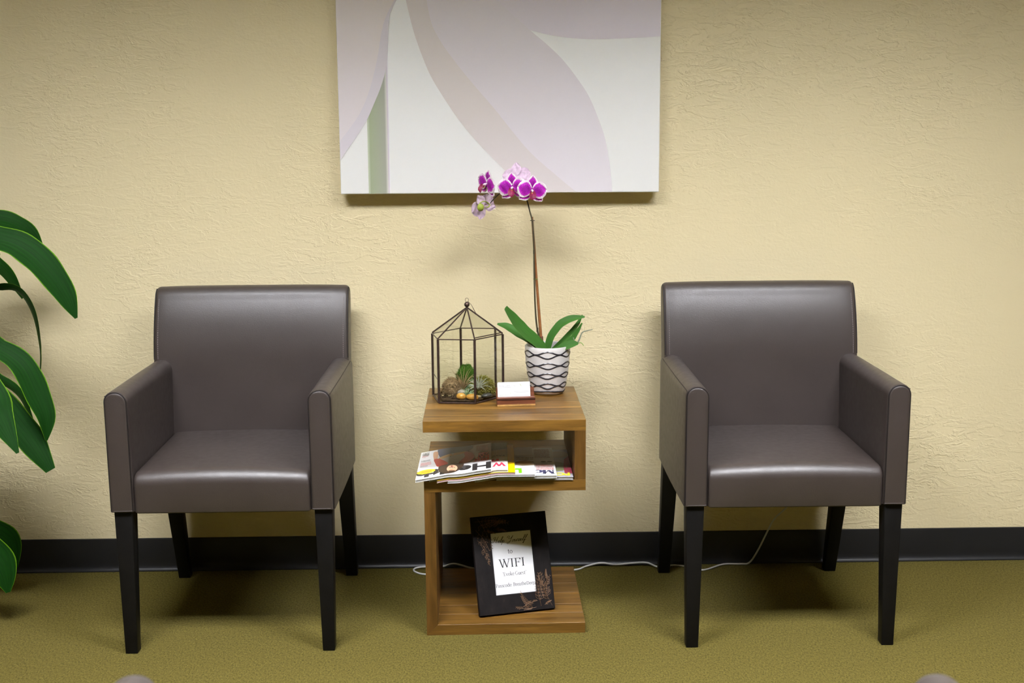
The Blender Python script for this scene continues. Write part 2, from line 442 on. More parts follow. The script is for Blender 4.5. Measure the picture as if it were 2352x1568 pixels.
# ------------------------------------------------------------------ armchairs
def make_chair():
    c = empty('armchair')
    HW, AT, ZB, ZA = .281, .0595, .380, .688
    # seat
    P = roundpoly([(.004, ZB-.006), (.45, ZB-.002), (.45, .484), (.004, .476)], [.004, .004, .01, .032], 8)
    def seat_map(t, a, b):
        q = max(0, 1-(t/.2225)**2); f = max(0, min(1, (b-ZB)/.1))
        y = a-(.008*q if a < .06 else 0)*math.sin(PI*min(1, max(0, (b-ZB+.01)/.13)))
        z = b+.012*q*f*(1 if a < .3 else .4)
        return (t, y, z)
    V, F = sweep(P, stations(-.2225, .2225, .012, .012, 20), seat_map)
    mesh('seat', V, F, M_leather, c, 60)
    # backrest
    front = [(.470, ZB), (.400, ZB), (.405, .48), (.413, .58), (.425, .68), (.433, .73), (.445, .78), (.458, .82), (.4735, .856), (.483, .872), (.495, .882), (.509, .885), (.523, .879), (.531, .865), (.527, .82), (.512, .74), (.496, .64), (.482, .52)]
    pr = [Vector((p.x, p.y)) for p in catmull([(a, b, 0) for a, b in front[1:]], 4)]+[Vector(front[0])]
    def back_map(t, a, b):
        q = max(0, 1-(t/.275)**4); z = max(0, min(1, (b-.6)/.25))
        return (t, a-(.007*q*z if a < .50 else 0), b+(.003*q if b > .86 else 0))
    V, F = sweep(pr, stations(-.275, .275, .013, .013, 20), back_map)
    bk = mesh('backrest', V, F, M_leather, c, 60)
    prof = [(a, b) for a, b in front if b > .69]
    for s in (-1, 1):
        path = [Vector((s*.2722, p.x, p.y)) for p in catmull([(a+.0035, b-.002, 0) for a, b in [(.427, .69)]+prof[:6]], 5)]
        MB().tube(path, .0016, 6).build('edge_seam', M_seam, bk)
        sm = MB(); pts = [p for p in catmull([(a, b, 0) for a, b in [(.427, .69), (.433, .73), (.445, .78), (.458, .82), (.4735, .856)]], 8)]
        for i in range(0, len(pts)-1):
            p, q = pts[i], pts[i+1]; m = p.lerp(q, .62)
            sm.tube([(s*.2605, p.x-.0018, p.y), (s*.2605, m.x-.0018, m.y)], .0008, 5)
        sm.build('stitching', M_thread, bk)
    # arms
    for s in (-1, 1):
        P = roundpoly([(s*(HW-AT), ZB), (s*HW, ZB), (s*HW, ZA), (s*(HW-AT), ZA)], [.004, .004, .0265, .0290], 8)
        def arm_map(t, a, b):
            # the outer side swells slightly, the top is crowned
            q = math.sin(PI*min(1, max(0, t/.47)))
            return (a+s*.002*q*(1 if s*a > HW-.01 else 0), t, ZB if b < ZB+.0125 else b)
        V, F = sweep(P, stations(0, .472, .009, .012, 12), arm_map)
        arm = mesh('armrest', V, F, M_leather, c, 50)
        ins = .0035
        P2 = roundpoly([(s*(HW-AT+ins), ZB+.002), (s*(HW-ins), ZB+.002), (s*(HW-ins), ZA-ins), (s*(HW-AT+ins), ZA-ins)], [0, 0, .0235, .0255], 8)
        path = [Vector((p.x, .0035, p.y)) for p in P2]
        path = path[1:]+path[:1]
        MB().tube(path, .0024, 6).build('piping', M_seam, arm)
        MB().tube([(s*(HW-.0035), .008, ZA-.0125), (s*(HW-.0022), .2, ZA-.0125), (s*(HW-.0035), .44, ZA-.0125)], .0013, 6).build('top_seam', M_seam, arm)
        MB().tube([(s*(HW-AT+.004), .0012, ZB+.0022), (s*(HW-.010), .0012, ZB+.0022), (s*(HW-.0015), .010, ZB+.0022), (s*(HW-.001), .06, ZB+.0022)], .0022, 8).build('hem', M_leather, arm)
    # legs: front pair straight, rear pair raked
    def leg(s, yt0, yt1, yb0, yb1, xt, xb):
        V = []
        for z, ya, yb_, w in ((0, yb0, yb1, xb), (ZB+.03, yt0, yt1, xt)):
            xo = s*(.268 if z == 0 else .274)
            for y in (ya, yb_):
                for x in (xo, xo-s*w): V.append((x, y, z))
        m = MB().add(V, [(0,2,3,1),(4,5,7,6),(0,1,5,4),(2,6,7,3),(0,4,6,2),(1,3,7,5)])
        bm = bmesh.new(); vs = [bm.verts.new(v) for v in m.V]
        for f in m.F: bm.faces.new([vs[i] for i in f])
        bmesh.ops.bevel(bm, geom=bm.edges[:], offset=.0018, segments=2, affect='EDGES', profile=.5)
        bmesh.ops.recalc_face_normals(bm, faces=bm.faces)
        me = bpy.data.meshes.new('leg'); bm.to_mesh(me); bm.free(); me.materials.append(M_black)
        me.polygons.foreach_set('use_smooth', [True]*len(me.polygons)); me.set_sharp_from_angle(angle=math.radians(50))
        link(bpy.data.objects.new('leg', me), c)
    for s in (-1, 1):
        leg(s, .008, .056, .006, .036, .046, .031)
        leg(s, .415, .462, .532, .562, .046, .034)
    return c
ch = make_chair()
ch.location = (-.6845, -.604, 0); ch.rotation_euler = (0, 0, .002)
tag(ch, 'taupe leather armchair with black legs standing left of the wooden side table', 'armchair', 'leather armchairs')
for loc, rz, lab in (((.756, -.617, 0), -.004, 'taupe leather armchair with black legs standing right of the wooden side table, cable behind it'),
                     ((-.6735, -2.160, 0), PI, 'grey leather armchair in the left foreground, only its arm tip showing at the bottom edge'),
                     ((.7575, -2.187, 0), PI, 'grey leather armchair in the right foreground, only its arm tip showing at the bottom edge')):
    o = copy_tree(ch); o.location = loc; o.rotation_euler = (0, 0, rz)
    tag(o, lab, 'armchair', 'leather armchairs')

# ------------------------------------------------------------------ S-shaped side table
TW, TD, TH, TT, TM = .420, .410, .5818, .0292, .393
tb = empty('side_table', (.0256, -.5091, 0), .008)
tag(tb, 'S-shaped wooden side table standing between the two leather armchairs', 'side table')
def board(name, poly, mat, n=6):
    b = empty(name, parent=tb)
    random.seed(len(name)*13+int(poly[0][1]*1000))
    cuts = [0]+[TD*(i+random.uniform(-.22, .22))/n for i in range(1, n)]+[TD]
    for i in range(n):
        P = [Vector(p) for p in poly]
        V, F = sweep(P, [(cuts[i]+.00015, .0004), (cuts[i]+.0006, 0), (cuts[i+1]-.0006, 0), (cuts[i+1]-.00015, .0004)], lambda t, a, q: (a, t, q))
        st = mesh('stave', V, F, mat, b, 30)
    return b
hw = TW/2
board('top_board', [(-hw, TH-TT), (hw, TH-TT), (hw, TH), (-hw, TH)], M_wx)
board('upper_upright', [(hw-TT, TM+TT), (hw, TM+TT), (hw, TH-TT), (hw-TT, TH-TT)], M_wz)
board('shelf_board', [(-hw, TM), (hw, TM), (hw, TM+TT), (-hw, TM+TT)], M_wx)
board('lower_upright', [(-hw, 0), (-hw+TT, TT), (-hw+TT, TM), (-hw, TM)], M_wz)
board('base_board', [(-hw, 0), (hw, 0), (hw, TT), (-hw+TT, TT)], M_wx)

# ------------------------------------------------------------------ lettering: strokes drawn with a broad pen
def arc(cx, cy, rx, ry, a0, a1, n=14):
    return [(cx+rx*math.cos(math.radians(a0+(a1-a0)*i/n)), cy+ry*math.sin(math.radians(a0+(a1-a0)*i/n))) for i in range(n+1)]
def stroke(P, thick, thin):
    """widened polyline: vertical runs thick, horizontal runs thin"""
    P = [Vector(p) for p in P]; L = []
    n = len(P)
    for i, p in enumerate(P):
        t = (P[min(i+1, n-1)]-P[max(i-1, 0)]); t.normalize()
        w = thin+(thick-thin)*abs(t.y)**1.3
        nn = Vector((-t.y, t.x))*w/2; L.append((p+nn, p-nn))
    V = [q for pr in L for q in pr]; F = [(2*i, 2*i+1, 2*i+3, 2*i+2) for i in range(n-1)]
    return V, F
X = .66
SER = {}
def G(ch_, adv, strokes, serifs=()): SER[ch_] = (adv, strokes, serifs)
G('I', .42, [[(.21, 0), (.21, 1)]], [(.21, 0), (.21, 1)])
G('W', 1.12, [[(.08, 1), (.34, 0)], ('t', [(.34, 0), (.55, .9)]), [(.50, 1), (.78, 0)], ('t', [(.78, 0), (1.04, 1)])], [(.08, 1), (.52, 1), (1.04, 1)])
G('F', .72, [[(.2, 0), (.2, 1)], [(.2, .97), (.64, .97)], [(.64, .97), (.64, .8)], [(.2, .52), (.5, .52)], ('t', [(.5, .62), (.5, .42)])], [(.2, 0), (.14, 1)])
G('E', .74, [[(.2, 0), (.2, 1)], [(.2, .97), (.64, .97)], ('t', [(.64, .97), (.64, .8)]), [(.2, .52), (.52, .52)], [(.2, .03), (.66, .03)], ('t', [(.66, .03), (.67, .22)])], [(.14, 0), (.14, 1)])
G('P', .72, [[(.2, 0), (.2, 1)], [(.2, .97)]+arc(.38, .73, .26, .24, 90, -90)+[(.2, .49)]], [(.2, 0), (.14, 1)])
G('B', .76, [[(.2, 0), (.2, 1)], [(.2, .97)]+arc(.38, .75, .22, .22, 90, -90)+[(.2, .53)], [(.2, .53)]+arc(.40, .28, .27, .25, 90, -90)+[(.2, .03)]], [(.14, 0), (.14, 1)])
G('D', .86, [[(.2, 0), (.2, 1)], [(.2, .97)]+arc(.34, .5, .42, .47, 90, -90)+[(.2, .03)]], [(.14, 0), (.14, 1)])
G('G', .88, [arc(.48, .5, .38, .49, 48, 310, 22), [(.73, .1), (.73, .42)]], [(.73, .44)])
G('M', 1.05, [('t', [(.16, 0), (.16, 1)]), [(.18, 1), (.52, .08)], ('t', [(.52, .08), (.86, 1)]), [(.88, 0), (.88, 1)]], [(.16, 0), (.88, 0), (.12, 1), (.92, 1)])
G('o', .66, [arc(.33, X/2, .25, X/2, 0, 360, 24)])
G('e', .60, [[(.08, .36), (.52, .36)]+arc(.31, X/2, .23, X/2, 10, 320, 20)])
G('c', .56, [arc(.32, X/2, .24, X/2, 50, 315, 18)])
G('v', .62, [[(.08, X), (.32, 0)], ('t', [(.32, 0), (.55, X)])], [(.08, X), (.55, X)])
G('k', .66, [[(.16, 0), (.16, 1.06)], ('t', [(.18, .28), (.5, X)]), [(.28, .36), (.56, 0)]], [(.16, 0), (.56, 0), (.48, X), (.11, 1.06)])
G('u', .72, [[(.16, X), (.16, .2)]+arc(.33, .2, .17, .2, 180, 300, 8)+[(.54, .16)], [(.55, 0), (.55, X)]], [(.11, X), (.5, X), (.6, 0)])
G('s', .50, [arc(.25, .49, .15, .17, 40, 250, 12)+arc(.25, .17, .17, .17, 70, -150, 12)])
G('t', .44, [[(.2, .88), (.2, .15)]+arc(.31, .14, .11, .14, 180, 310, 8), [(.04, X-.02), (.38, X-.02)]])
G('a', .62, [arc(.27, .46, .2, .2, 160, 60, 6)+[(.46, .4), (.46, .1), (.56, .02)], arc(.25, .2, .18, .2, 70, 330, 14)])
G('d', .70, [arc(.32, X/2, .24, X/2, 40, 320, 18), [(.54, 0), (.54, 1.06)]], [(.6, 0), (.49, 1.06)])
G('r', .48, [[(.16, 0), (.16, X)], arc(.34, .44, .18, .22, 170, 50, 8)], [(.16, 0), (.11, X)])
G('h', .72, [[(.16, 0), (.16, 1.06)], arc(.35, .46, .19, .2, 170, 0, 10)+[(.54, 0)]], [(.16, 0), (.54, 0), (.11, 1.06)])
G('p', .70, [[(.16, -.3), (.16, X)], arc(.36, X/2, .24, X/2, 140, -140, 18)], [(.16, -.3), (.11, X)])
G(':', .28, [[(.12, .02), (.12, .14)], [(.12, .52), (.12, .64)]])
G('"', .36, [('t', [(.10, 1.02), (.07, .8)]), ('t', [(.26, 1.02), (.23, .8)])])
G('C', .84, [arc(.46, .5, .38, .49, 45, 315, 22)])
G(' ', .28, [])
def serif_text(txt, thick=.115, thin=.05):
    V, F, x = [], [], 0.0
    def ad(v, f):
        n = len(V); V.extend([(p[0]+x, p[1]) for p in v]); F.extend([tuple(i+n for i in q) for q in f])
    for ch_ in txt:
        adv, st, se = SER[ch_]
        for s_ in st:
            if isinstance(s_, tuple) and s_[0] == 't': v, f = stroke(s_[1], thin*1.25, thin)
            else: v, f = stroke(s_, thick, thin)
            ad(v, f)
        for (sx, sy) in se:
            o = thin*.5*(1 if sy <= .01 else -1); ad(*stroke([(sx-.13, sy+o), (sx+.13, sy+o)], thin, thin))
        x += adv
    return V, F, x
SCR = {  # flowing script, drawn upright and slanted afterwards: (advance, strokes)
 'H': (.82, [[(.02, .30), (-.05, .15), (.05, .02), (.2, .12), (.26, .5), (.28, .85), (.2, 1.0), (.05, .92), (.06, .72), (.2, .62)], [(.66, 1.02), (.58, .8), (.56, .3), (.54, .05), (.62, .0), (.75, .1)], [(.16, .46), (.4, .52), (.64, .5)]]),
 'e': (.30, [[(-.02, .08), (.12, .16), (.22, .3), (.14, .38), (.05, .24), (.08, .04), (.2, .0), (.32, .1)]]),
 'l': (.26, [[(-.02, .08), (.12, .4), (.2, .82), (.15, 1.0), (.08, .8), (.08, .12), (.16, .0), (.28, .1)]]),
 'p': (.36, [[(-.02, .08), (.08, .36), (.08, -.4)], [(.08, .2), (.18, .38), (.28, .28), (.26, .08), (.14, .0), (.3, .02), (.38, .1)]]),
 'Y': (.78, [[(.0, .68), (-.08, .86), (.06, 1.0), (.2, .92), (.2, .6), (.28, .46), (.44, .52), (.58, .75), (.66, 1.02)], [(.66, 1.02), (.58, .5), (.5, .0), (.36, -.3), (.2, -.28), (.22, -.1), (.45, .05), (.66, .12)]]),
 'o': (.32, [[(.2, .36), (.06, .28), (.04, .06), (.14, .0), (.26, .12), (.24, .32), (.18, .36), (.3, .3), (.34, .3)]]),
 'u': (.36, [[(-.02, .28), (.06, .36), (.05, .08), (.12, .0), (.24, .12), (.27, .36), (.26, .08), (.32, .0), (.4, .1)]]),
 'r': (.28, [[(-.02, .08), (.08, .36), (.12, .4), (.13, .32), (.24, .33), (.2, .08), (.26, .0), (.3, .08)]]),
 's': (.24, [[(-.02, .08), (.1, .28), (.13, .4), (.2, .18), (.14, .01), (.02, .04), (.14, .0), (.26, .1)]]),
 'f': (.30, [[(-.02, .08), (.14, .5), (.24, .9), (.2, 1.02), (.12, .85), (.08, .2), (.04, -.3), (.0, -.42), (-.04, -.3), (.1, .06), (.32, .16)]]),
 ' ': (.30, [])}
def script_text(txt):
    V, F, x = [], [], 0.0
    for c_ in txt:
        adv, st = SCR[c_]
        for s_ in st:
            P = [(p.x+x+.38*p.y, p.y) for p in catmull([(a, b, 0) for a, b in s_], 5)]
            v, f = stroke(P, .068, .036); n = len(V); V.extend([tuple(p) for p in v]); F.extend([tuple(i+n for i in q) for q in f])
        x += adv
    return V, F, x
def sans_text(txt, bold=.0):
    cu = bpy.data.curves.new('lettering', 'FONT'); cu.body = txt; cu.offset = bold; cu.size = 1.0; cu.resolution_u = 3
    o = bpy.data.objects.new('lettering', cu); COL.objects.link(o)
    dg = bpy.context.evaluated_depsgraph_get(); dg.update()
    me = bpy.data.meshes.new_from_object(o.evaluated_get(dg))
    V = [(v.co.x, v.co.y) for v in me.vertices]; F = [tuple(p.vertices) for p in me.polygons]
    bpy.data.objects.remove(o); bpy.data.curves.remove(cu); bpy.data.meshes.remove(me)
    mnx = min(v[0] for v in V); mxx = max(v[0] for v in V)
    return [(a-mnx, b) for a, b in V], F, mxx-mnx
def printed(name, VF, mp, mat, parent):
    V, F = VF[0], VF[1]
    return mesh(name, [mp(a, b) for a, b in V], F, mat, parent, 0, False)

# ------------------------------------------------------------------ picture frame with the wifi note
FW, FH, FT, LEAN = .211, .264, .016, .372
fr = empty('picture_frame', (-.044, -.473, TT), .241)
tag(fr, 'dark carved picture frame holding a printed wifi note, leaning on the table base', 'picture frame')
cl, sl = math.cos(LEAN), math.sin(LEAN)
def fmap(u, d, v):      # u across, d depth behind the face, v up the face
    return (u, d*cl+v*sl, v*cl-d*sl+FT*sl)
M_frame = frame_mat(); M_carve = plain('gilded carving', (.12, .062, .026), .5, .4, metal=.3, var=.4, scale=300)
ul, ur, vb, vt = .050, .1655, .0485, .217
V = []; F = []
def ring(u0, u1, v0, v1, d): return [fmap(u0, d, v0), fmap(u1, d, v0), fmap(u1, d, v1), fmap(u0, d, v1)]
rings = [ring(ul+.002, ur-.002, vb+.002, vt-.002, .008), ring(ul, ur, vb, vt, .0), ring(.0012, FW-.0012, .0012, FH-.0012, .0), ring(0, FW, 0, FH, .0012), ring(0, FW, 0, FH, FT), ring(ul+.002, ur-.002, vb+.002, vt-.002, FT)]
for r_ in rings: V += r_
for i in range(5):
    for k in range(4): F.append((i*4+k, i*4+(k+1) % 4, (i+1)*4+(k+1) % 4, (i+1)*4+k))
for k in range(4): F.append((20+k, 20+(k+1) % 4, (k+1) % 4, k))
fbody = mesh('frame_moulding', V, F, M_frame, fr, 0)
V = [fmap(a, d, b) for d in (.0065, .0105) for a, b in ((ul-.004, vb-.004), (ur+.004, vb-.004), (ur+.004, vt+.004), (ul-.004, vt+.004))]
note = mesh('paper_note', V, [(0,1,2,3),(7,6,5,4),(0,4,5,1),(1,5,6,2),(2,6,7,3),(3,7,4,0)], M_white, fr, 0)
note['label'] = 'white printed wifi note'
V = [fmap(a, d, b) for d in (.0106, FT-.001) for a, b in ((ul-.03, vb-.03), (ur+.03, vb-.03), (ur+.03, vt+.03), (ul-.03, vt+.03))]
mesh('backing_board', V, [(0,1,2,3),(7,6,5,4),(0,4,5,1),(1,5,6,2),(2,6,7,3),(3,7,4,0)], M_black, fr, 0)
# easel strut from the back down to the table base
top = Vector(fmap(FW/2, FT, FH*.62)); foot = Vector((FW/2, top.y+.075, .004))
MB().tube([top-Vector((.018, 0, 0)), foot-Vector((.022, 0, 0)), foot+Vector((.022, 0, 0)), top+Vector((.018, 0, 0))], .003, 6).build('easel_strut', M_black, fr)
pw, ph = ur-ul, vt-vb
def note_line(VFW, u0, u1, vtop_base, cap):
    """line from paper fraction u0..u1, baseline fraction measured from the top, cap height fraction"""
    w = VFW[2]; sx = (u1-u0)*pw/w; sy = cap*ph
    printed('printed_line', VFW, lambda a, b: fmap(ul+u0*pw+a*sx, .0062, vt-vtop_base*ph+b*sy), M_ink, note)
sv = script_text('Help Yourself'); mx = max(v[0] for v in sv[0]); mn = min(v[0] for v in sv[0])
sv = ([(a-mn, b) for a, b in sv[0]], sv[1], mx-mn)
note_line(sv, .02, .92, .165, .095)
note_line(serif_text('to'), .385, .505, .350, .075)
note_line(serif_text('WIFI', .12, .045), .155, .785, .567, .135)
note_line(serif_text('"Evoke Guest"'), .205, .80, .700, .058)
note_line(serif_text('Passcode: BreatheDeep'), .02, .985, .873, .056)
# carved sprigs on the frame face
random.seed(3)
def sprig(p, ang, L, n):
    d = Vector((math.cos(ang), math.sin(ang))); nrm = Vector((-d.y, d.x)); m = MB()
    path = [Vector(p)+d*(L*i/10)+nrm*(.12*L*math.sin(i/10*2.2)) for i in range(11)]
    put = lambda q: Vector(fmap(min(max(q.x, .004), FW-.004), -.0003, min(max(q.y, .004), FH-.004)))
    m.tube([put(q) for q in path], .0005, 4)
    for i in range(2, 11):
        for s in (-1, 1):
            if random.random() > n: continue
            a2 = ang+s*.75; l2 = L*.22*(1.2-i/11)
            e = Vector((math.cos(a2), math.sin(a2))); mid = path[i]+e*l2*.5+Vector((-e.y, e.x))*s*l2*.22
            mid2 = path[i]+e*l2*.5-Vector((-e.y, e.x))*s*l2*.10
            m.tube([put(path[i]), put(mid), put(path[i]+e*l2)], .00042, 4); m.tube([put(path[i]+e*l2), put(mid2), put(path[i])], .00035, 4)
    m.build('carved_sprig', M_carve, fbody)
for p, a, L, n in (((.172, .010), 1.45, .085, .95), ((.140, .010), 1.95, .048, .9), ((.203, .008), 1.72, .095, .85), ((.182, .012), .35, .022, .9), ((.158, .008), 2.95, .055, .85), ((.186, .030), 1.15, .060, .85), ((.120, .012), .2, .045, .6), ((.196, .075), 1.5, .03, .8), ((.190, .055), 1.9, .04, .8),
                   ((.010, .250), -.2, .090, .85), ((.018, .257), -1.3, .085, .65), ((.028, .240), -.05, .065, .8), ((.010, .228), -1.15, .065, .55), ((.050, .234), .2, .045, .8), ((.022, .185), -1.35, .055, .5), ((.060, .226), -.3, .035, .7), ((.034, .224), -.4, .03, .8), ((.012, .20), -1.0, .03, .6)):
    sprig(p, a, L, n)

# ------------------------------------------------------------------ magazines fanned on the shelf
SH = TM+TT
XS = [-.34+.005*i for i in range(130)]          # table-width sampling in world x
MAGS = [  # from the bottom of the stack up: x0, x1, y near, length, thickness
 (.0030, .2030, -.511, .270, .0080), (-.052, .160, -.522, .275, .0070), (-.122, .104, -.529, .270, .0050), (-.150, .052, -.528, .275, .0055), (-.170, .034, -.524, .272, .0055), (-.205, -.009, -.530, .268, .0065)]
cur = [SH if -.18 < x < .22 else -1.0 for x in XS]
SURF = []
for (a, b, yn, ln, th) in MAGS:
    inside = [i for i, x in enumerate(XS) if a-.02 <= x <= b+.02]
    bot = []
    for i, x in enumerate(XS):
        bot.append(max(cur[j]-.17*abs(XS[j]-x) for j in range(len(XS)) if a-.001 <= XS[j] <= b+.001))
    sm = bot[:]
    for _ in range(4):
        sm = [max(sm[i], (sm[max(i-1, 0)]+sm[i]*2+sm[min(i+1, len(sm)-1)])/4) for i in range(len(sm))]
    SURF.append(([q+.0004 for q in sm], [q+th+.0004 for q in sm]))
    for i, x in enumerate(XS):
        if a <= x <= b: cur[i] = sm[i]+th+.0004
def interp(arr, x):
    f = (x-XS[0])/.005; i = max(0, min(len(XS)-2, int(f))); t = f-i
    return arr[i]*(1-t)+arr[i+1]*t
def lin(h):
    return tuple(((c/255+.055)/1.055)**2.4 if c/255 > .04045 else c/255/12.92 for c in h)
CM = {}
def ink(c):
    if c not in CM: CM[c] = plain('print %d %d %d' % c, lin(c), .38, .4)
    return CM[c]
def magazine(k, name_label, cover_c, page_c=None):
    a, b, yn, ln, th = MAGS[k]; bt, tp = SURF[k]; n = 28
    o = tag(empty('magazine', ((a+b)/2, yn, SH)), name_label, 'magazine', 'magazines fanned on the table shelf')
    ox, oy, oz = (a+b)/2, yn, SH
    xs = [a+(b-a)*i/n for i in range(n+1)]
    def block(nm, f0, f1, mat, ins, par):
        V = []; F = []
        for i, x in enumerate(xs):
            x_ = min(max(x, a+ins), b-ins)
            zb, zt = interp(bt, x), interp(tp, x)
            for y in (yn+ins, yn+ln-ins):
                for f in (f0, f1): V.append((x_-ox, y-oy, zb+(zt-zb)*f-oz))
        for i in range(n):
            p, q = i*4, i*4+4
            F += [(p, q, q+1, p+1), (p+2, p+3, q+3, q+2), (p+1, q+1, q+3, p+3), (p, p+2, q+2, q)]
        F += [(0, 1, 3, 2), (n*4, n*4+2, n*4+3, n*4+1)]
        return mesh(nm, V, F, mat, par, 30)
    block('page_block', .06, .93, page_c or M_page, .0012, o)
    block('back_cover', .0, .055, ink(cover_c), 0, o)
    cov = block('cover', .935, 1.0, ink(cover_c), 0, o)
    lay = [0]
    def P(nm, pts2, mat, smooth=0):       # polygon in cover fractions: u from the left, v from the near edge
        lay[0] += 1; h = .00012*lay[0]
        pts2 = [(min(max(u, 0), 1), min(max(v, 0), 1)) for u, v in (pts2 if not smooth else [(p.x, p.y) for p in catmull([(q[0], q[1], 0) for q in pts2], smooth, True)])]
        me = bpy.data.meshes.new(nm); bm = bmesh.new()
        bm.faces.new([bm.verts.new((u, v, 0)) for u, v in pts2])
        for c in range(1, 12):
            bmesh.ops.bisect_plane(bm, geom=bm.verts[:]+bm.edges[:]+bm.faces[:], plane_co=(c/12, 0, 0), plane_no=(1, 0, 0))
        bmesh.ops.triangulate(bm, faces=bm.faces[:])
        for v in bm.verts:
            x = a+v.co.x*(b-a); y = yn+v.co.y*ln
            v.co = (x-ox, y-oy, interp(tp, x)+.0002+h-oz)
        bmesh.ops.recalc_face_normals(bm, faces=bm.faces)
        bm.to_mesh(me); bm.free(); me.materials.append(mat)
        return link(bpy.data.objects.new(nm, me), cov)
    def T(nm, VFW, u_right, u_left, v_base, height, mat):   # upside-down lettering: its left end at u_right
        lay[0] += 1; h = .00012*lay[0]; w = VFW[2]; sx = (u_right-u_left)*(b-a)/w; sy = height*ln
        def mp(tx, ty):
            x = a+u_right*(b-a)-tx*sx; y = yn+v_base*ln-ty*sy
            return (x-ox, y-oy, interp(tp, x)+.0003+h-oz)
        return printed(nm, VFW, mp, mat, cov)
    def dash(u0, u1, v0, v1, rows, mat, seed):              # blocks of small print
        rnd = random.Random(seed); m = []
        rows = int(rows*1.5+.5)
        for r in range(rows):
            v = v0+(v1-v0)*r/rows; hh = (v1-v0)/rows*.48; u = u0
            while u < u1-.01:
                w_ = min(rnd.uniform(.005, .016), u1-u); m.append((u, u+w_, v, v+hh*rnd.uniform(.75, 1.15))); u += w_+rnd.uniform(.002, .006)
        lay[0] += 1; h = .00012*lay[0]; V = []; F = []
        for (p, q, r, s) in m:
            n0 = len(V)
            for u, v in ((p, r), (q, r), (q, s), (p, s)):
                x = a+u*(b-a); V.append((x-ox, yn+v*ln-oy, interp(tp, x)+.0003+h-oz))
            F.append((n0, n0+1, n0+2, n0+3))
        return mesh('small_print', V, F, mat, cov, 0, False)
    return o, cov, P, T, dash
ell = lambda cx, cy, rx, ry, n=18: [(cx+rx*math.cos(2*PI*i/n), cy+ry*math.sin(2*PI*i/n)) for i in range(n)]
RED, DRED, BLK, NAVY, SKIN, HAIR = ink((205, 60, 55)), ink((190, 70, 62)), ink((40, 38, 40)), ink((60, 60, 95)), ink((222, 176, 140)), ink((62, 46, 34))
# bottom magazine
o, cov, P, T, D = magazine(0, 'bottom magazine of the fan, grey cover with a yellow title at far right', (170, 168, 178))
P('cover_picture', ell(.80, .36, .15, .17), ink((128, 132, 92)), 0); P('cover_picture', [(.90, .12), (1, .12), (1, .75), (.93, .62), (.9, .35)], ink((165, 62, 82)))
P('cover_picture', ell(.86, .80, .16, .12), ink((178, 160, 150)))
T('title', sans_text('FC', .045), .965, .79, .135, .13, ink((225, 215, 40)))
# second from the bottom
o, cov, P, T, D = magazine(1, 'magazine with a navy serif title and red headlines, second from the right', (222, 224, 220))
T('title', serif_text('Mc', .26, .07), .985, .745, .185, .125, NAVY)
D(.745, .97, .018, .045, 1, ink((150, 170, 220)), 4); D(.76, .98, .20, .40, 3, DRED, 5); D(.76, .96, .62, .95, 6, ink((170, 120, 110)), 8)
P('cover_picture', ell(.86, .47, .035, .022), ink((70, 66, 60))); P('cover_picture', ell(.94, .47, .035, .022), ink((110, 104, 96)))
# third
o, cov, P, T, D = magazine(2, 'magazine with a white cover and one bright green letter', (232, 232, 236))
T('title', sans_text('L', .10), .85, .775, .20, .19, ink((120, 215, 20)))
P('cover_picture', [(.78, .33), (.86, .30), (1, .32), (1, .46), (.9, .50), (.78, .44)], ink((150, 128, 98)), 0); P('cover_picture', ell(.88, .40, .10, .05), ink((165, 128, 70)))
D(.79, 1, .52, .62, 1, ink((120, 108, 104)), 3); P('cover_picture', [(.76, .66), (1, .66), (1, .99), (.76, .99)], ink((168, 160, 160)))
# fourth, yellow border
o, cov, P, T, D = magazine(3, 'magazine with a bright yellow border and pink page edges', (150, 138, 122), page_mat('pink pages', (.36, .22, .23), (.54, .36, .37)))
YEL = ink((250, 205, 0))
P('yellow_border', [(.905, 0), (1, 0), (1, 1), (.905, 1)], YEL); P('yellow_border', [(0, 0), (.905, 0), (.905, .055), (0, .055)], YEL)
# fifth
o, cov, P, T, D = magazine(4, 'magazine with large red title letters, just under the top one', (226, 226, 214))
T('title', sans_text('W', .045), .975, .80, .25, .17, ink((225, 55, 85))); T('title', sans_text('n', .045), .885, .79, .38, .15, ink((222, 70, 90)))
P('cover_picture', [(.78, .43), (1, .46), (1, .74), (.78, .70)], ink((196, 186, 150)), 0); T('headline', sans_text('EASY', .02), .96, .80, .52, .055, BLK)
P('cover_picture', [(.78, .72), (1, .76), (1, 1), (.78, 1)], ink((120, 112, 92)))
# top magazine
o, cov, P, T, D = magazine(5, 'top magazine with a black health title and a figure in red on the cover', (236, 235, 234))
T('title', sans_text('Health', .04), .995, .0, .262, .305, BLK)
P('cover_oval', ell(.125, .235, .125, .075, 22), ink((245, 200, 40)))
D(.06, .20, .205, .265, 3, ink((225, 95, 45)), 11)
P('cover_figure', [(.24, .99), (.29, .66), (.36, .60), (.55, .70), (.72, .86), (.70, .995), (.40, .995)], ink((92, 96, 122)), 5)
P('cover_figure', [(.18, .90), (.235, .92), (.255, .80), (.245, .60), (.205, .62)], SKIN, 4)
P('cover_figure', [(.27, .62), (.36, .72), (.60, .78), (.66, .62), (.60, .46), (.46, .36), (.34, .42)], ink((196, 190, 184)), 5)
P('cover_figure', [(.27, .64), (.36, .72), (.62, .80), (.64, .74), (.45, .66), (.33, .60)], ink((206, 170, 120)), 4)
P('cover_figure', [(.205, .62), (.265, .63), (.33, .55), (.41, .40), (.36, .32), (.27, .34), (.235, .46)], DRED, 4)
P('cover_figure', [(.56, .36), (.70, .38), (.765, .50), (.745, .66), (.66, .78), (.62, .74), (.63, .58), (.58, .46)], ink((186, 74, 66)), 5)
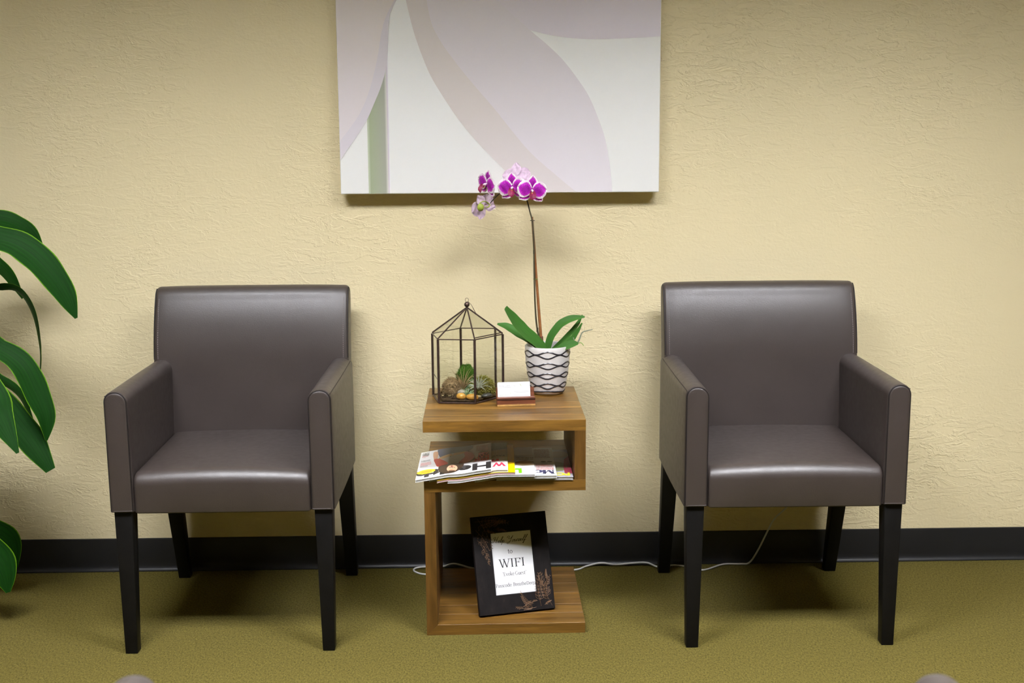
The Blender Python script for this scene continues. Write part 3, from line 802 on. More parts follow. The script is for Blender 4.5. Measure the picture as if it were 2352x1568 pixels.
P('cover_figure', [(.30, .33), (.42, .36), (.58, .37), (.63, .30), (.575, .15), (.50, .06), (.40, .04), (.32, .12), (.29, .22)], HAIR, 5)
P('cover_figure', ell(.475, .195, .072, .12), SKIN); P('cover_figure', [(.43, .12), (.52, .12), (.50, .06), (.45, .06)], HAIR)
P('cover_figure', ell(.47, .145, .022, .010, 10), ink((190, 120, 100)))
P('cover_figure', ell(.447, .215, .012, .010, 8), HAIR); P('cover_figure', ell(.503, .215, .012, .010, 8), HAIR); P('cover_figure', ell(.474, .255, .022, .012, 8), ink((190, 90, 85)))
for txt, v, ur_, ul_ in (('FIRM', .42, .965, .775), ('FLAT', .52, .965, .80), ('ABS', .62, .965, .82)):
    T('headline', sans_text(txt, .045), ur_, ul_, v, .125, RED)
D(.79, .96, .70, .92, 5, ink((188, 128, 122)), 21); D(.03, .13, .82, .93, 3, BLK, 22); D(.03, .12, .76, .81, 2, RED, 23)
D(.03, .16, .58, .64, 2, BLK, 24); D(.03, .18, .44, .55, 3, RED, 25); D(.03, .14, .39, .43, 1, BLK, 26)

# ------------------------------------------------------------------ terrarium
TZ = TH+.0004; TC = Vector((-.073, -.2155, TZ))
HEX = [(.0985, -.0130), (.0215, -.1010), (-.0780, -.0880), (-.0985, .0130), (-.0215, .1010), (.0780, .0880)]     # R FR FL L BL BR
HB, HA = .1775, .252
te = empty('glass_terrarium', TC)
tag(te, 'six-sided glass terrarium with dark metal edges and a pointed roof', 'terrarium')
B = [Vector((x, y, .002)) for x, y in HEX]; Tp = [Vector((x, y, HB)) for x, y in HEX]; AP = Vector((0, 0, HA))
def pane(pts, n):
    pts = [Vector(p) for p in pts]; nr = (pts[1]-pts[0]).cross(pts[2]-pts[0]).normalized()*.0007
    V = [p+nr for p in pts]+[p-nr for p in pts]; m = len(pts)
    F = [tuple(range(m)), tuple(range(2*m-1, m-1, -1))]+[(i, (i+1) % m, m+(i+1) % m, m+i) for i in range(m)]
    mesh('pane', V, F, M_glass, te, 0)
for i in range(6):
    j = (i+1) % 6
    pane([B[i], B[j], Tp[j], Tp[i]], 0); pane([Tp[i], Tp[j], AP], 0)
pane(B, 0)
def bar(a, b, w):
    MB().tube([a, b], w, 6).build('metal_edge', M_came, te)
for i in range(6):
    j = (i+1) % 6
    bar(B[i], B[j], .0026); bar(B[i], Tp[i], .0034); bar(Tp[i], Tp[j], .0015); bar(Tp[i]+Vector((0, 0, .0025)), AP, .0021)
bar(Tp[0]+Vector((-.002, 0, .005)), Tp[1]+Vector((0, .001, .005)), .0014)      # door edge of the roof
def lathe(P, n=24):
    V = []; F = []
    for r, z in P:
        for k in range(n): V.append((r*math.cos(2*PI*k/n), r*math.sin(2*PI*k/n), z))
    for i in range(len(P)-1):
        for k in range(n): F.append((i*n+k, i*n+(k+1) % n, (i+1)*n+(k+1) % n, (i+1)*n+k))
    F.append(tuple(range(n-1, -1, -1))); F.append(tuple((len(P)-1)*n+k for k in range(n)))
    return V, F
V, F = lathe([(.0005+.0072*math.cos(-PI/2+PI*i/10), HA+.0080+.0074*math.sin(-PI/2+PI*i/10)) for i in range(11)], 18)
mesh('finial', V, F, M_came, te, 60)
zc = HA+.0208
MB().tube([(.0048*math.cos(a), .0012*math.cos(a), zc+.0055*math.sin(a)) for a in [2*PI*k/18 for k in range(18)]], .0006, 6, True).build('hanging_ring', M_came, te)
MB().tube([(.003, -.001, zc-.004), (.012, -.003, HA+.008), (.026, -.006, HA-.018), (.0295, -.007, HA-.0225), (.027, -.007, HA-.020), (.018, -.005, HA-.004), (.0165, -.005, HA-.001)], .0006, 6).build('roof_hook', M_came, te)
MB().tube([B[3].lerp(Tp[3], .365), B[2].lerp(Tp[2], .345)], .0009, 6).build('door_latch', M_came, te)

def wpt(x, y, z): return Vector((x, y, z))
def clump(name, loc, r, mat, label, seed, bris, blen, sub=3, cat='moss'):
    rnd = random.Random(seed); bm = bmesh.new(); bmesh.ops.create_icosphere(bm, subdivisions=sub, radius=1)
    for v in bm.verts:
        d = mnoise.noise(v.co*2.3+Vector((seed, 0, 0)))*.22+mnoise.noise(v.co*6+Vector((0, seed, 0)))*.12
        v.co = Vector((v.co.x*r[0], v.co.y*r[1], v.co.z*r[2]))*(1+d)
        v.co.z = max(v.co.z, -r[2]*.72)
    V = [v.co.copy() for v in bm.verts]; F = [tuple(q.index for q in f.verts) for f in bm.faces]; bm.free()
    m = MB().add(V, F)
    for _ in range(bris):
        f = F[rnd.randrange(len(F))]; u1, u2_ = rnd.random(), rnd.random()
        if u1+u2_ > 1: u1, u2_ = 1-u1, 1-u2_
        p = V[f[0]]+(V[f[1]]-V[f[0]])*u1+(V[f[2]]-V[f[0]])*u2_
        if p.z < -r[2]*.5: continue
        n = p.normalized()*.6+Vector((rnd.uniform(-1, 1), rnd.uniform(-1, 1), rnd.uniform(-.6, 1)))
        n.normalize(); s = n.cross(Vector((rnd.uniform(-1, 1), rnd.uniform(-1, 1), rnd.uniform(-1, 1)))).normalized()*blen*.07
        L = blen*rnd.uniform(.4, 1.2); bend = Vector((rnd.uniform(-1, 1), rnd.uniform(-1, 1), rnd.uniform(-1, .4)))*L*.35
        m.add([p-s, p+s, p+n*L*.55+s*.7, p+n*L*.55-s*.7, p+n*L+bend], [(0, 1, 2, 3), (3, 2, 4)])
    o = m.build(name, mat, None, 60); o.location = (loc[0], loc[1], loc[2]+r[2]*.72)
    return tag(o, label, cat)
M_tan = plain('tan moss', (.36, .255, .14), .95, .1, var=.5, scale=160, bump=.6, bscale=400)
M_grn = plain('green moss', (.055, .13, .014), .9, .1, var=.5, scale=200, bump=.5, bscale=400)
M_olv = plain('olive moss', (.25, .23, .05), .9, .1, var=.5, scale=160, bump=.5, bscale=400)
zb = TZ+.006
# mulch of bark chips
rnd = random.Random(5); m = MB()
inner_hex = [(x*.88, y*.88) for x, y in HEX]
m.add([(x, y, .0045) for x, y in inner_hex]+[(x, y, .0075) for x, y in inner_hex], [(0,1,2,3,4,5), (11,10,9,8,7,6)]+[(i, (i+1) % 6, 6+(i+1) % 6, 6+i) for i in range(6)])
def in_hex(x, y, f=.8):
    for i in range(6):
        a, b = HEX[i], HEX[(i+1) % 6]
        if (b[0]-a[0])*(y-a[1]*f)-(b[1]-a[1])*(x-a[0]*f) > 0: return False
    return True
M_bark = plain('bark chips', (.060, .038, .020), .9, .1, var=.7, scale=130)
M_chip = plain('pale bark chips', (.55, .44, .24), .8, .2, var=.3, scale=100)
m2 = MB()
for i in range(260):
    x, y = rnd.uniform(-.09, .09), rnd.uniform(-.09, .09)
    if not in_hex(x, y): continue
    L, w, h = rnd.uniform(.003, .008), rnd.uniform(.0015, .003), rnd.uniform(.0008, .0018); a = rnd.uniform(0, PI); z = .0085+rnd.uniform(0, .004); tl = rnd.uniform(-.3, .3)
    V = []
    for dz in (-h, h):
        for px, py in ((-L, -w*.6), (L*.8, -w), (L, w*.5), (-L*.7, w)):
            V.append((x+px*math.cos(a)-py*math.sin(a), y+px*math.sin(a)+py*math.cos(a), z+dz+px*tl))
    (m2 if rnd.random() < .28 else m).add(V, [(0,1,2,3),(7,6,5,4),(0,4,5,1),(1,5,6,2),(2,6,7,3),(3,7,4,0)])
o = m.build('bark_mulch', M_bark, None, 0); o.location = TC; tag(o, 'dark bark mulch covering the terrarium floor', 'mulch', kind='stuff')
o = m2.build('pale_bark_chips', M_chip, None, 0); o.location = TC+Vector((0, 0, .001)); tag(o, 'pale bark chips scattered over the terrarium mulch', 'bark chips', kind='stuff')
clump('tan_moss_clump', (-.119, -.226, zb), (.025, .030, .026), M_tan, 'tan dried moss clump at the left inside the terrarium', 2, 3500, .008)
clump('green_moss_clump', (-.080, -.165, zb), (.027, .022, .043), M_grn, 'bright green moss clump at the back of the terrarium', 4, 3200, .007)
clump('olive_moss_clump', (-.030, -.222, zb), (.027, .031, .027), M_olv, 'olive moss clump at the right inside the terrarium', 6, 3200, .012)
def air_plant(loc, n, L, w, spread, mat, label, seed, droop=1.0):
    rnd = random.Random(seed); m = MB()
    for i in range(n):
        a = 2*PI*i*.382+rnd.uniform(-.3, .3); tilt = spread*(.15+.85*(i+.5)/n)*rnd.uniform(.85, 1.15); l = L*rnd.uniform(.7, 1.1)
        d = Vector((math.cos(a), math.sin(a), 0)); pts = []
        th = tilt*.45; p = Vector((0, 0, 0))
        for k in range(9):
            pts.append(p.copy()); q = th+droop*tilt*.16*k
            p = p+(d*math.sin(q)+Vector((0, 0, math.cos(q))))*l/8
        m.tube(pts, [w*(1.05-k/8)+.00015 for k in range(9)], 5)
    o = m.build('air_plant', mat, None, 60); o.location = loc
    return tag(o, label, 'air plant', 'air plants in the terrarium')
M_ap1 = plain('tan air plant', (.34, .235, .115), .6, .3, var=.3, scale=60); M_ap2 = plain('silver air plant', (.50, .53, .43), .7, .2, var=.2, scale=60); M_ap3 = plain('mint air plant', (.30, .43, .24), .6, .3, var=.2, scale=60)
air_plant((-.088, -.220, zb+.006), 34, .074, .0013, 1.10, M_ap1, 'tall tan grassy air plant in the middle of the terrarium', 3, 1.25)
air_plant((-.042, -.252, zb+.020), 60, .042, .0012, 1.7, M_ap2, 'silvery spiky air plant at the right of the terrarium', 5, .8)
air_plant((-.075, -.272, zb+.003), 30, .034, .0013, 1.7, M_ap3, 'small mint green air plant behind the amber pebbles', 8, .8)
M_amber = plain('amber stone', (.52, .27, .05), .16, .5, var=.25, scale=30); M_gstone = plain('grey stone', (.045, .045, .035), .35, .5, var=.3, scale=60); M_wstone = plain('pale stone', (.34, .30, .24), .35, .5, var=.25, scale=40)
def pebble(loc, r, rz, mat, label, group=None):
    bm = bmesh.new(); bmesh.ops.create_icosphere(bm, subdivisions=3, radius=1)
    for v in bm.verts: v.co = Vector((v.co.x*r[0], v.co.y*r[1], v.co.z*r[2]))*(1+.08*mnoise.noise(v.co*1.3+Vector(loc)*9))
    me = bpy.data.meshes.new('pebble'); bm.to_mesh(me); bm.free(); me.materials.append(mat); me.polygons.foreach_set('use_smooth', [True]*len(me.polygons))
    o = link(bpy.data.objects.new('pebble', me)); o.location = (loc[0], loc[1], loc[2]+r[2]); o.rotation_euler = (0, 0, rz); return tag(o, label, 'pebble', group)
pebble((-.0905, -.2870, zb), (.0145, .0105, .0095), -.25, M_amber, 'left one of the two amber pebbles in the terrarium', 'amber pebbles')
pebble((-.0600, -.2970, zb), (.0185, .0105, .0092), -.3, M_amber, 'right, wider one of the two amber pebbles, behind the front corner', 'amber pebbles')
pebble((-.0885, -.2650, zb+.001), (.014, .009, .0115), -.2, M_wstone, 'pale pebble just behind the left amber pebble')
pebble((-.0200, -.2720, zb), (.017, .009, .0075), .62, M_gstone, 'dark grey pebble at the right corner inside the terrarium')

# ------------------------------------------------------------------ orchid
M_pot = plain('white glazed pot', (.66, .63, .61), .35, .5, var=.04, scale=10)
M_line = plain('black glaze lines', (.022, .020, .026), .25, .5)
PC = Vector((.1525, -.176, TZ))
orc = empty('potted_orchid', PC)
tag(orc, 'purple and white orchid in a white pot with black wavy lines', 'potted plant')
PH = .136
def potr(z):
    f = z/PH
    return .0465+.0225*(1-(1-f)**1.9)*.78
n = 40; prof = [(.0005, .0), (.041, .0), (.0455, .002)]+[(potr(PH*i/12), PH*i/12) for i in range(1, 13)]+[(potr(PH)-.001, PH+.0016), (potr(PH)-.004, PH+.0012), (potr(PH)-.0055, PH-.004), (potr(PH*.8)-.006, PH*.8), (.0005, PH*.78)]
V, F = lathe(prof, n)
pot = mesh('pot', V, F, M_pot, orc, 60)
def wave(zc, A, ph, sgn):
    m = MB(); pts = []
    for k in range(96):
        a = 2*PI*k/96; c = math.cos(3*(a+PI/2+ph)); s_ = (abs(c)**1.9)*(1 if c > 0 else -1)
        z = zc+sgn*A*s_; r = potr(z)-.0012
        pts.append((r*math.cos(a), r*math.sin(a), z))
    m.tube(pts, .0025, 8, True); m.build('glaze_line', M_line, pot)
for zc, A, ph in ((.1180, .0092, .04), (.0870, .0080, .02), (.0580, .0074, .06), (.0285, .0075, .04)):
    wave(zc, A, ph, 1); wave(zc-.001, A, ph, -1)
wave(.0105, .0030, .04, 1)
random.seed(11)
mb = MB()
for i in range(120):
    a = random.uniform(0, 2*PI); r = .052*math.sqrt(random.random()); L, w, h = random.uniform(.005, .012), random.uniform(.003, .006), .002
    x, y, z = r*math.cos(a), r*math.sin(a), PH*.80+random.uniform(0, .010); b = random.uniform(0, PI); V = []
    for dz in (-h, h):
        for px, py in ((-L, -w), (L, -w*.7), (L*.9, w), (-L*.8, w*.8)): V.append((x+px*math.cos(b)-py*math.sin(b), y+px*math.sin(b)+py*math.cos(b), z+dz))
    mb.add(V, [(0,1,2,3),(7,6,5,4),(0,4,5,1),(1,5,6,2),(2,6,7,3),(3,7,4,0)])
o = mb.build('potting_bark', plain('potting bark', (.05, .03, .018), .9, .1, var=.5, scale=80), orc, 0); o['kind'] = 'stuff'
def leaf(name, pts, widths, mat, parent, nhint, off=Vector((0, 0, 0)), fold=.18, th=.0009, n=8, across=8, twist=0.0):
    C = catmull([Vector(p)-off for p in pts], n); m = len(C); V = []; uv = []; F = []
    W = [p.x for p in catmull([(w_, 0, 0) for w_ in widths], n)]
    if len(W) != m: W = [W[min(len(W)-1, int(i*len(W)/m))] for i in range(m)]
    nh = Vector(nhint).normalized()
    for lay_ in (0, 1):
        for i, c in enumerate(C):
            t_ = (C[min(i+1, m-1)]-C[max(i-1, 0)]).normalized()
            s = t_.cross(nh)
            if s.length < .05: s = t_.cross(Vector((0, -1, .3)))
            s.normalize(); nn = s.cross(t_).normalized()
            if nn.dot(nh) < 0: nn = -nn
            q = twist*i/(m-1)
            s, nn = s*math.cos(q)+nn*math.sin(q), nn*math.cos(q)-s*math.sin(q)
            for k in range(across+1):
                a = -1+2*k/across; wv_ = 1+.03*math.sin(i*.9+k*2)
                V.append(c+s*a*W[i]*wv_+nn*(abs(a)**1.4*fold*W[i])-nn*th*lay_*(1-.7*a*a)); uv.append((k/across, i/(m-1)))
    A = across+1; off2 = m*A
    for i in range(m-1):
        for k in range(across):
            F.append((i*A+k, i*A+k+1, (i+1)*A+k+1, (i+1)*A+k)); F.append((off2+i*A+k, off2+(i+1)*A+k, off2+(i+1)*A+k+1, off2+i*A+k+1))
        F.append((i*A, (i+1)*A, off2+(i+1)*A, off2+i*A)); F.append((i*A+across, off2+i*A+across, off2+(i+1)*A+across, (i+1)*A+across))
    for k in range(across):
        F.append((k, off2+k, off2+k+1, k+1)); q = (m-1)*A
        F.append((q+k, q+k+1, off2+q+k+1, off2+q+k))
    return mesh(name, V, F, mat, parent, 60, True, uv=uv)
M_oleaf = leaf_mat('orchid leaf', (.030, .100, .016), (.052, .150, .024), (.10, .18, .04), .5, .93, 3)
OY = -.176
L_ = lambda pts, y0, y1: [(x, y0+(y1-y0)*i/(len(pts)-1), z) for i, (x, z) in enumerate(pts)]
leaf('leaf', L_([(.150, .700), (.125, .728), (.088, .762), (.058, .798), (.033, .836)], -.19, -.245), [.012, .0190, .0215, .0195, .0085], M_oleaf, orc, (.55, -.65, .5), PC, .22)
leaf('leaf', L_([(.140, .700), (.106, .730), (.069, .752), (.039, .770), (.011, .778)], -.17, -.16), [.011, .0145, .015, .012, .003], M_oleaf, orc, (.3, -.7, .6), PC, .2)
leaf('leaf', L_([(.150, .700), (.163, .745), (.190, .781), (.222, .797), (.256, .802)], -.19, -.20), [.011, .0125, .0130, .0105, .0025], M_oleaf, orc, (-.45, -.75, .55), PC, .25)
leaf('leaf', L_([(.168, .702), (.211, .744), (.236, .773), (.252, .803)], -.18, -.17), [.009, .0095, .008, .002], M_oleaf, orc, (-.6, -.6, .4), PC, .3)
leaf('leaf', L_([(.175, .700), (.215, .733), (.234, .759), (.248, .786)], -.20, -.21), [.010, .0095, .007, .002], M_oleaf, orc, (-.5, -.7, .3), PC, .3)
leaf('leaf', L_([(.172, .704), (.197, .720), (.222, .729), (.236, .730)], -.205, -.225), [.010, .0115, .010, .003], M_oleaf, orc, (-.2, -.85, .5), PC, .1)
M_root = plain('aerial root', (.20, .22, .15), .6, .3, var=.2, scale=60); M_rtip = plain('root tip', (.20, .33, .06), .5)
def curve_tube(name, pts, r, mat, parent, off, n=6, seg=7):
    C = catmull([Vector(p)-off for p in pts], n); m = len(C)
    R = [r[0]+(r[1]-r[0])*i/(m-1) for i in range(m)] if isinstance(r, tuple) else r
    return MB().tube(C, R, seg).build(name, mat, parent, 60)
curve_tube('aerial_root', [(.210, -.21, .722), (.232, -.215, .729), (.240, -.215, .741), (.248, -.215, .760), (.262, -.215, .765), (.277, -.215, .768)], (.0030, .0012), M_root, orc, PC)
curve_tube('aerial_root', [(.236, -.215, .730), (.245, -.216, .731), (.252, -.216, .723)], (.0016, .001), M_rtip, orc, PC)
curve_tube('aerial_root', [(.234, -.214, .731), (.226, -.213, .737), (.223, -.212, .746)], (.0015, .001), M_root, orc, PC)
M_stake = plain('bamboo stake', (.26, .10, .03), .5, .4, var=.25, scale=60); M_stem = plain('orchid stem', (.050, .042, .020), .5, .4, var=.3, scale=60); M_node = plain('stake binding', (.10, .03, .015), .6)
curve_tube('stake', [(.137, -.182, .700), (.123, -.182, .890), (.1105, -.182, 1.081)], (.0046, .0030), M_stake, orc, PC, 8, 8)
curve_tube('stake_binding', [(.1365, -.182, .715), (.1345, -.182, .745)], (.0052, .0050), M_node, orc, PC)
curve_tube('stem', [(.133, -.188, .700), (.1305, -.189, .728), (.1215, -.190, .778), (.1175, -.190, .834), (.1155, -.189, .908), (.1145, -.188, 1.006), (.111, -.188, 1.066), (.104, -.188, 1.096), (.098, -.186, 1.120), (.089, -.182, 1.150), (.070, -.180, 1.166), (.045, -.182, 1.160), (.020, -.185, 1.145), (.002, -.187, 1.128), (-.008, -.188, 1.117)], (.0027, .0015), M_stem, orc, PC)
for z, x in ((.908, .1192), (1.071, .1112)):
    MB().tube([Vector((x+.0058*math.cos(a), -.185+.0058*math.sin(a), z))-PC for a in [2*PI*k/14 for k in range(14)]], .0010, 5, True).build('stem_clip', M_stem if z > 1 else M_oleaf, orc)
for z, x in ((.765, .1235), (.985, .1150)): curve_tube('stem_node', [(x, -.1895, z-.006), (x, -.1895, z), (x, -.1895, z+.006)], [.0030]*13, M_stem, orc, PC)
# flowers
M_pface = petal_mat(); M_pback = plain('orchid petal back', (.66, .50, .62), .6, .3, var=.25, scale=120)
M_lip = plain('orchid lip', (.22, .012, .06), .5, .4, var=.5, scale=200); M_col = plain('orchid column', (.80, .66, .76), .5); M_throat = plain('orchid throat', (.60, .32, .04), .5)
def petal(name, ang, L, wmax, shape, cup, tilt, parent, mx):
    nv, nu = 9, 8; V = []; uv = []; d = Vector((math.cos(ang), 0, math.sin(ang))); s = Vector((-d.z, 0, d.x))
    for lay_ in (0, 1):
        for i in range(nv+1):
            v = i/nv; w = wmax*shape(v)
            for k in range(nu+1):
                a = -1+2*k/nu
                y = -tilt*L*v*v*.6+cup*(v-.5)**2*L-.10*wmax*(1-a*a)*math.sin(PI*v)+.0012*math.sin(5*a+9*v)+(.0006 if lay_ else 0)
                V.append(mx @ (d*(L*v+.002)+s*(a*w)+Vector((0, y, 0)))); uv.append((k/nu, v))
    A = nu+1; o2 = (nv+1)*A; F = []; mi = []
    for i in range(nv):
        for k in range(nu):
            f = (i*A+k, i*A+k+1, (i+1)*A+k+1, (i+1)*A+k)
            F.append(f); mi.append(0); F.append(tuple(o2+q for q in reversed(f))); mi.append(1)
    o = mesh(name, V, F, None, parent, 180, False, [M_pface, M_pback], mi, uv)
    return o
round_ = lambda v: max(.10, math.sin(PI*min(1, (v*.92+.06)))**.55*(1 if v < .9 else (1-((v-.9)/.1)**2*.75)))
oval_ = lambda v: max(.06, math.sin(PI*min(1, v*.93+.05))**.8)
def flower(loc, yaw, pitch, roll, s=1.0):
    f = empty('flower', Vector(loc)-PC, 0, orc)
    mx = Matrix.Rotation(yaw, 4, 'Z') @ Matrix.Rotation(pitch, 4, 'X') @ Matrix.Rotation(roll, 4, 'Y') @ Matrix.Scale(s*1.16, 4)
    for a in (PI/2, PI/2+2.25, PI/2-2.25): petal('sepal', a, .034, .0128, oval_, .10, .0, f, Matrix.Translation((0, 0, 0)) @ mx @ Matrix.Translation((0, .0030, 0)))
    for a in (PI*.055, PI*.945): petal('petal', a, .0345, .0205, round_, .06, .04, f, mx)
    V, F = [], []
    # lip: two raised side lobes and a pointed front lobe
    nv, nu = 8, 6
    for i in range(nv+1):
        v = i/nv; w = .0072*(.55+.6*math.sin(PI*v)) if v < .75 else .0072*(.97-(v-.75)*3.2)
        for k in range(nu+1):
            a = -1+2*k/nu
            V.append(mx @ Vector((a*w, -.004-.014*math.sin(v*1.9)-.007*abs(a)*(1-v), -.003-.0165*v+.006*abs(a)*(1-v))))
    A = nu+1
    F = [(i*A+k, i*A+k+1, (i+1)*A+k+1, (i+1)*A+k) for i in range(nv) for k in range(nu)]
    mesh('lip', V, F, M_lip, f, 180, False)
    V, F = lathe([(.0003, 0), (.0030, .001), (.0036, .006), (.0028, .010), (.0006, .012)], 10)
    mesh('column', [mx @ Vector((p[0], -p[2]*.9, .001+p[1]-.1*p[2])) for p in V], F, M_col, f, 60)
    V, F = lathe([(.0003, 0), (.0022, .001), (.0026, .003), (.0012, .005), (.0003, .0055)], 8)
    mesh('throat', [mx @ Vector((p[0], -.006-p[2]*.6, -.005+p[1])) for p in V], F, M_throat, f, 60)
    return f
flower((.1090, -.2180, 1.1540), .12, .08, .10)
flower((.0560, -.2080, 1.1620), -.22, .10, -.08, 1.0)
flower((-.0150, -.2080, 1.1720), -.95, .10, .25, .95)
flower((.0680, -.1700, 1.1900), PI-.35, .35, .1, .98)
flower((-.0250, -.1950, 1.1130), PI+.55, -.15, .6, .92)
M_bud = plain('orchid bud', (.30, .36, .05), .45, .4, var=.2, scale=90)
bm = bmesh.new(); bmesh.ops.create_icosphere(bm, subdivisions=3, radius=1)
for v in bm.verts: v.co = Vector((v.co.x*.0098, v.co.y*.0105, v.co.z*.0112))*(1-.10*abs(math.sin(1.5*math.atan2(v.co.y, v.co.x)))**8)
me = bpy.data.meshes.new('bud'); bm.to_mesh(me); bm.free(); me.materials.append(M_bud); me.polygons.foreach_set('use_smooth', [True]*len(me.polygons))
o = link(bpy.data.objects.new('bud', me), orc); o.location = Vector((-.0320, -.222, 1.1105))-PC; o.rotation_euler = (.3, .1, 0)
curve_tube('bud_stalk', [(-.008, -.188, 1.117), (-.014, -.200, 1.123), (-.024, -.212, 1.126), (-.034, -.219, 1.122)], (.0017, .0015), M_bud, orc, PC)
curve_tube('bud_stalk', [(-.006, -.188, 1.116), (-.010, -.196, 1.110), (-.018, -.198, 1.110)], (.0015, .0013), M_bud, orc, PC)

# ------------------------------------------------------------------ card holder and card
hd = empty('card_holder', (.0085, -.3505, TZ), .09)
tag(hd, 'small reddish wooden card holder in front of the white pot', 'card holder')
HWD = .1035
P = [Vector(p) for p in [(.0, .0), (.040, .0), (.0395, .044), (.031, .045), (.0225, .012), (.0155, .011), (.0135, .0235), (.0015, .0225)]]
V, F = sweep(P, [(0, .0008), (.0012, 0), (HWD-.0012, 0), (HWD, .0008)], lambda t, a, b: (t, a, b))
hb = mesh('holder_block', V, F, M_holder, hd, 30)
mm = MB().box(.0, HWD, -.0004, .0005, .0001, .0048); mm.build('sapwood_stripe', plain('sapwood', (.42, .24, .08), .4, .4, var=.3, scale=90), hb, 0)
mm = MB().box(.0, HWD, -.0003, .0012, .0165, .0205); mm.build('dark_grain_stripe', plain('dark grain', (.045, .016, .010), .4, .4), hb, 0)
cd_ = empty('business_card', (.0085, -.3505, TZ), .09)
tag(cd_, 'white business card standing in the wooden holder', 'card')
CA = .30
def cmap(u, d, v): return (.0035+u, .0175+d+v*math.sin(CA), .0125+v*math.cos(CA))
P = roundpoly([(0, 0), (.089, 0), (.089, .049), (0, .049)], [.0005, .0005, .0008, .0035], 4)
V, F = sweep(P, [(0, 0), (.0032, 0)], lambda t, a, b: cmap(a, t, b))
cb = mesh('card_stock', V, F, plain('card white', (.68, .68, .69), .6, .2), cd_, 0)
G1, G2 = ink((150, 150, 145)), ink((165, 165, 162))
def card_text(txt, u, v, h, w_, mat, f=serif_text):
    t_ = f(txt); sx = w_/t_[2]
    printed('printed_line', t_, lambda a, b: cmap(u+a*sx, -.0002, v+b*h), mat, cb)
SER['N'] = (.9, [[(.16, 0), (.16, 1)], [(.16, 1), (.72, 0)], [(.72, 0), (.72, 1)]], [(.16, 0), (.12, 1), (.72, 1)]); SER['S'] = (.62, [arc(.3, .75, .2, .24, 40, 250, 12)+arc(.3, .26, .23, .26, 70, -150, 12)], []); SER['l'] = (.32, [[(.16, 0), (.16, 1.06)]], [(.16, 0)]); SER['L'] = (.7, [[(.2, 0), (.2, 1)], [(.2, .03), (.62, .03)]], [(.2, 1)]); SER['A'] = (.85, [('t', [(.1, 0), (.42, 1)]), [(.42, 1), (.74, 0)], [(.22, .35), (.62, .35)]], [(.1, 0), (.74, 0)]); SER['.'] = (.24, [[(.1, .0), (.1, .12)]], []); SER[','] = (.24, [('t', [(.12, .1), (.06, -.14)])], [])
card_text('Neda Saleh, L.Ac.', .004, .0375, .0042, .047, G1)
def card_rule(u0, u1, v):
    V = [cmap(a, -.0002, b) for a, b in ((u0, v), (u1, v), (u1, v+.0009), (u0, v+.0009))]
    mesh('small_print', V, [(0, 1, 2, 3)], G2, cb, 0, False)
for u0, u1, v in ((.004, .036, .0345), (.045, .085, .0235), (.048, .085, .0205), (.041, .085, .0125)): card_rule(u0, u1, v)
leafm = ink((185, 190, 165))
for (u, v, L) in ((.060, .036, .010), (.033, .0165, .006)):
    V = [cmap(u+a, -.0002, v+b) for a, b in ((0, L), (L*.5, L*.55), (L*.62, 0), (L*.15, L*.5))]
    mesh('leaf_emblem', V, [(0, 3, 2, 1)], leafm, cb, 0, False)
t_ = sans_text('evoke', 0.0)
printed('printed_line', t_, lambda a, b: cmap(.006+a*.024/t_[2], -.0002, .0125+b*.0055), ink((150, 160, 135)), cb)

# ------------------------------------------------------------------ floor cable
cab = MB()
pts = [(.915, -.012, .285), (.905, -.013, .22), (.891, -.015, .182), (.855, -.015, .145), (.836, -.015, .110), (.804, -.016, .041), (.778, -.022, .006), (.750, -.026, .004), (.696, -.028, .004), (.627, -.072, .0035), (.587, -.040, .0035), (.542, -.028, .0035), (.497, -.041, .0035), (.462, -.026, .012), (.418, -.022, .010), (.366, -.024, .0065), (.322, -.020, .011), (.275, -.030, .0045), (.245, -.054, .0035), (.18, -.060, .0035), (.08, -.045, .0035), (.0, -.050, .0035), (-.050, -.038, .004), (-.080, -.030, .0055), (-.127, -.024, .016), (-.166, -.024, .0075), (-.219, -.024, .0075), (-.241, -.028, .006), (-.250, -.038, .0045), (-.243, -.056, .0035), (-.211, -.077, .0035), (-.13, -.075, .0035), (-.04, -.060, .0035), (.03, -.070, .0035)]
cab.tube(catmull(pts, 8), .0027, 8)
cb0 = empty('power_cable'); tag(cb0, 'white power cable running along the black baseboard', 'cable')
cab.build('cord', M_cable, cb0, 60)
bevel_box('plug', .900, .930, -.034, -.006, .285, .318, .004, M_cable, cb0)
po = bevel_box('power_outlet', .880, .950, -.006, 0, .240, .355, .002, M_cable); tag(po, 'white wall outlet hidden behind the right armchair', 'outlet')

# ------------------------------------------------------------------ dracaena at the left edge
M_dleaf = leaf_mat('dracaena leaf', (.0025, .020, .001), (.005, .046, .002), (.12, .27, .006), .65, .92, 22)
M_cane = plain('dracaena cane', (.20, .14, .08), .85, .2, var=.4, scale=25, bump=.6, bscale=60)
DP = Vector((-1.66, -.42, 0))
dr = empty('potted_dracaena', DP); tag(dr, 'tall dracaena with drooping green leaves at the left edge', 'potted plant')
prof = [(.0005, 0), (.125, 0), (.13, .004), (.15, .10), (.165, .24), (.17, .245), (.17, .27), (.158, .27), (.154, .245), (.15, .225), (.0005, .22)]
V, F = lathe(prof, 36); mesh('pot', V, F, plain('dark pot', (.05, .045, .04), .5), dr, 40)
for bx, by, tx, ty, h in ((-.03, .03, -.02, .03, 1.05), (.04, .02, .02, .05, .74), (.0, -.05, .06, .0, .34)):
    curve_tube('cane', [(bx, by, .2), ((bx+tx)/2+.01, (by+ty)/2, .2+(h-.2)*.5), (tx, ty, h)], (.024, .020), M_cane, dr, Vector((0, 0, 0)), 6, 10)
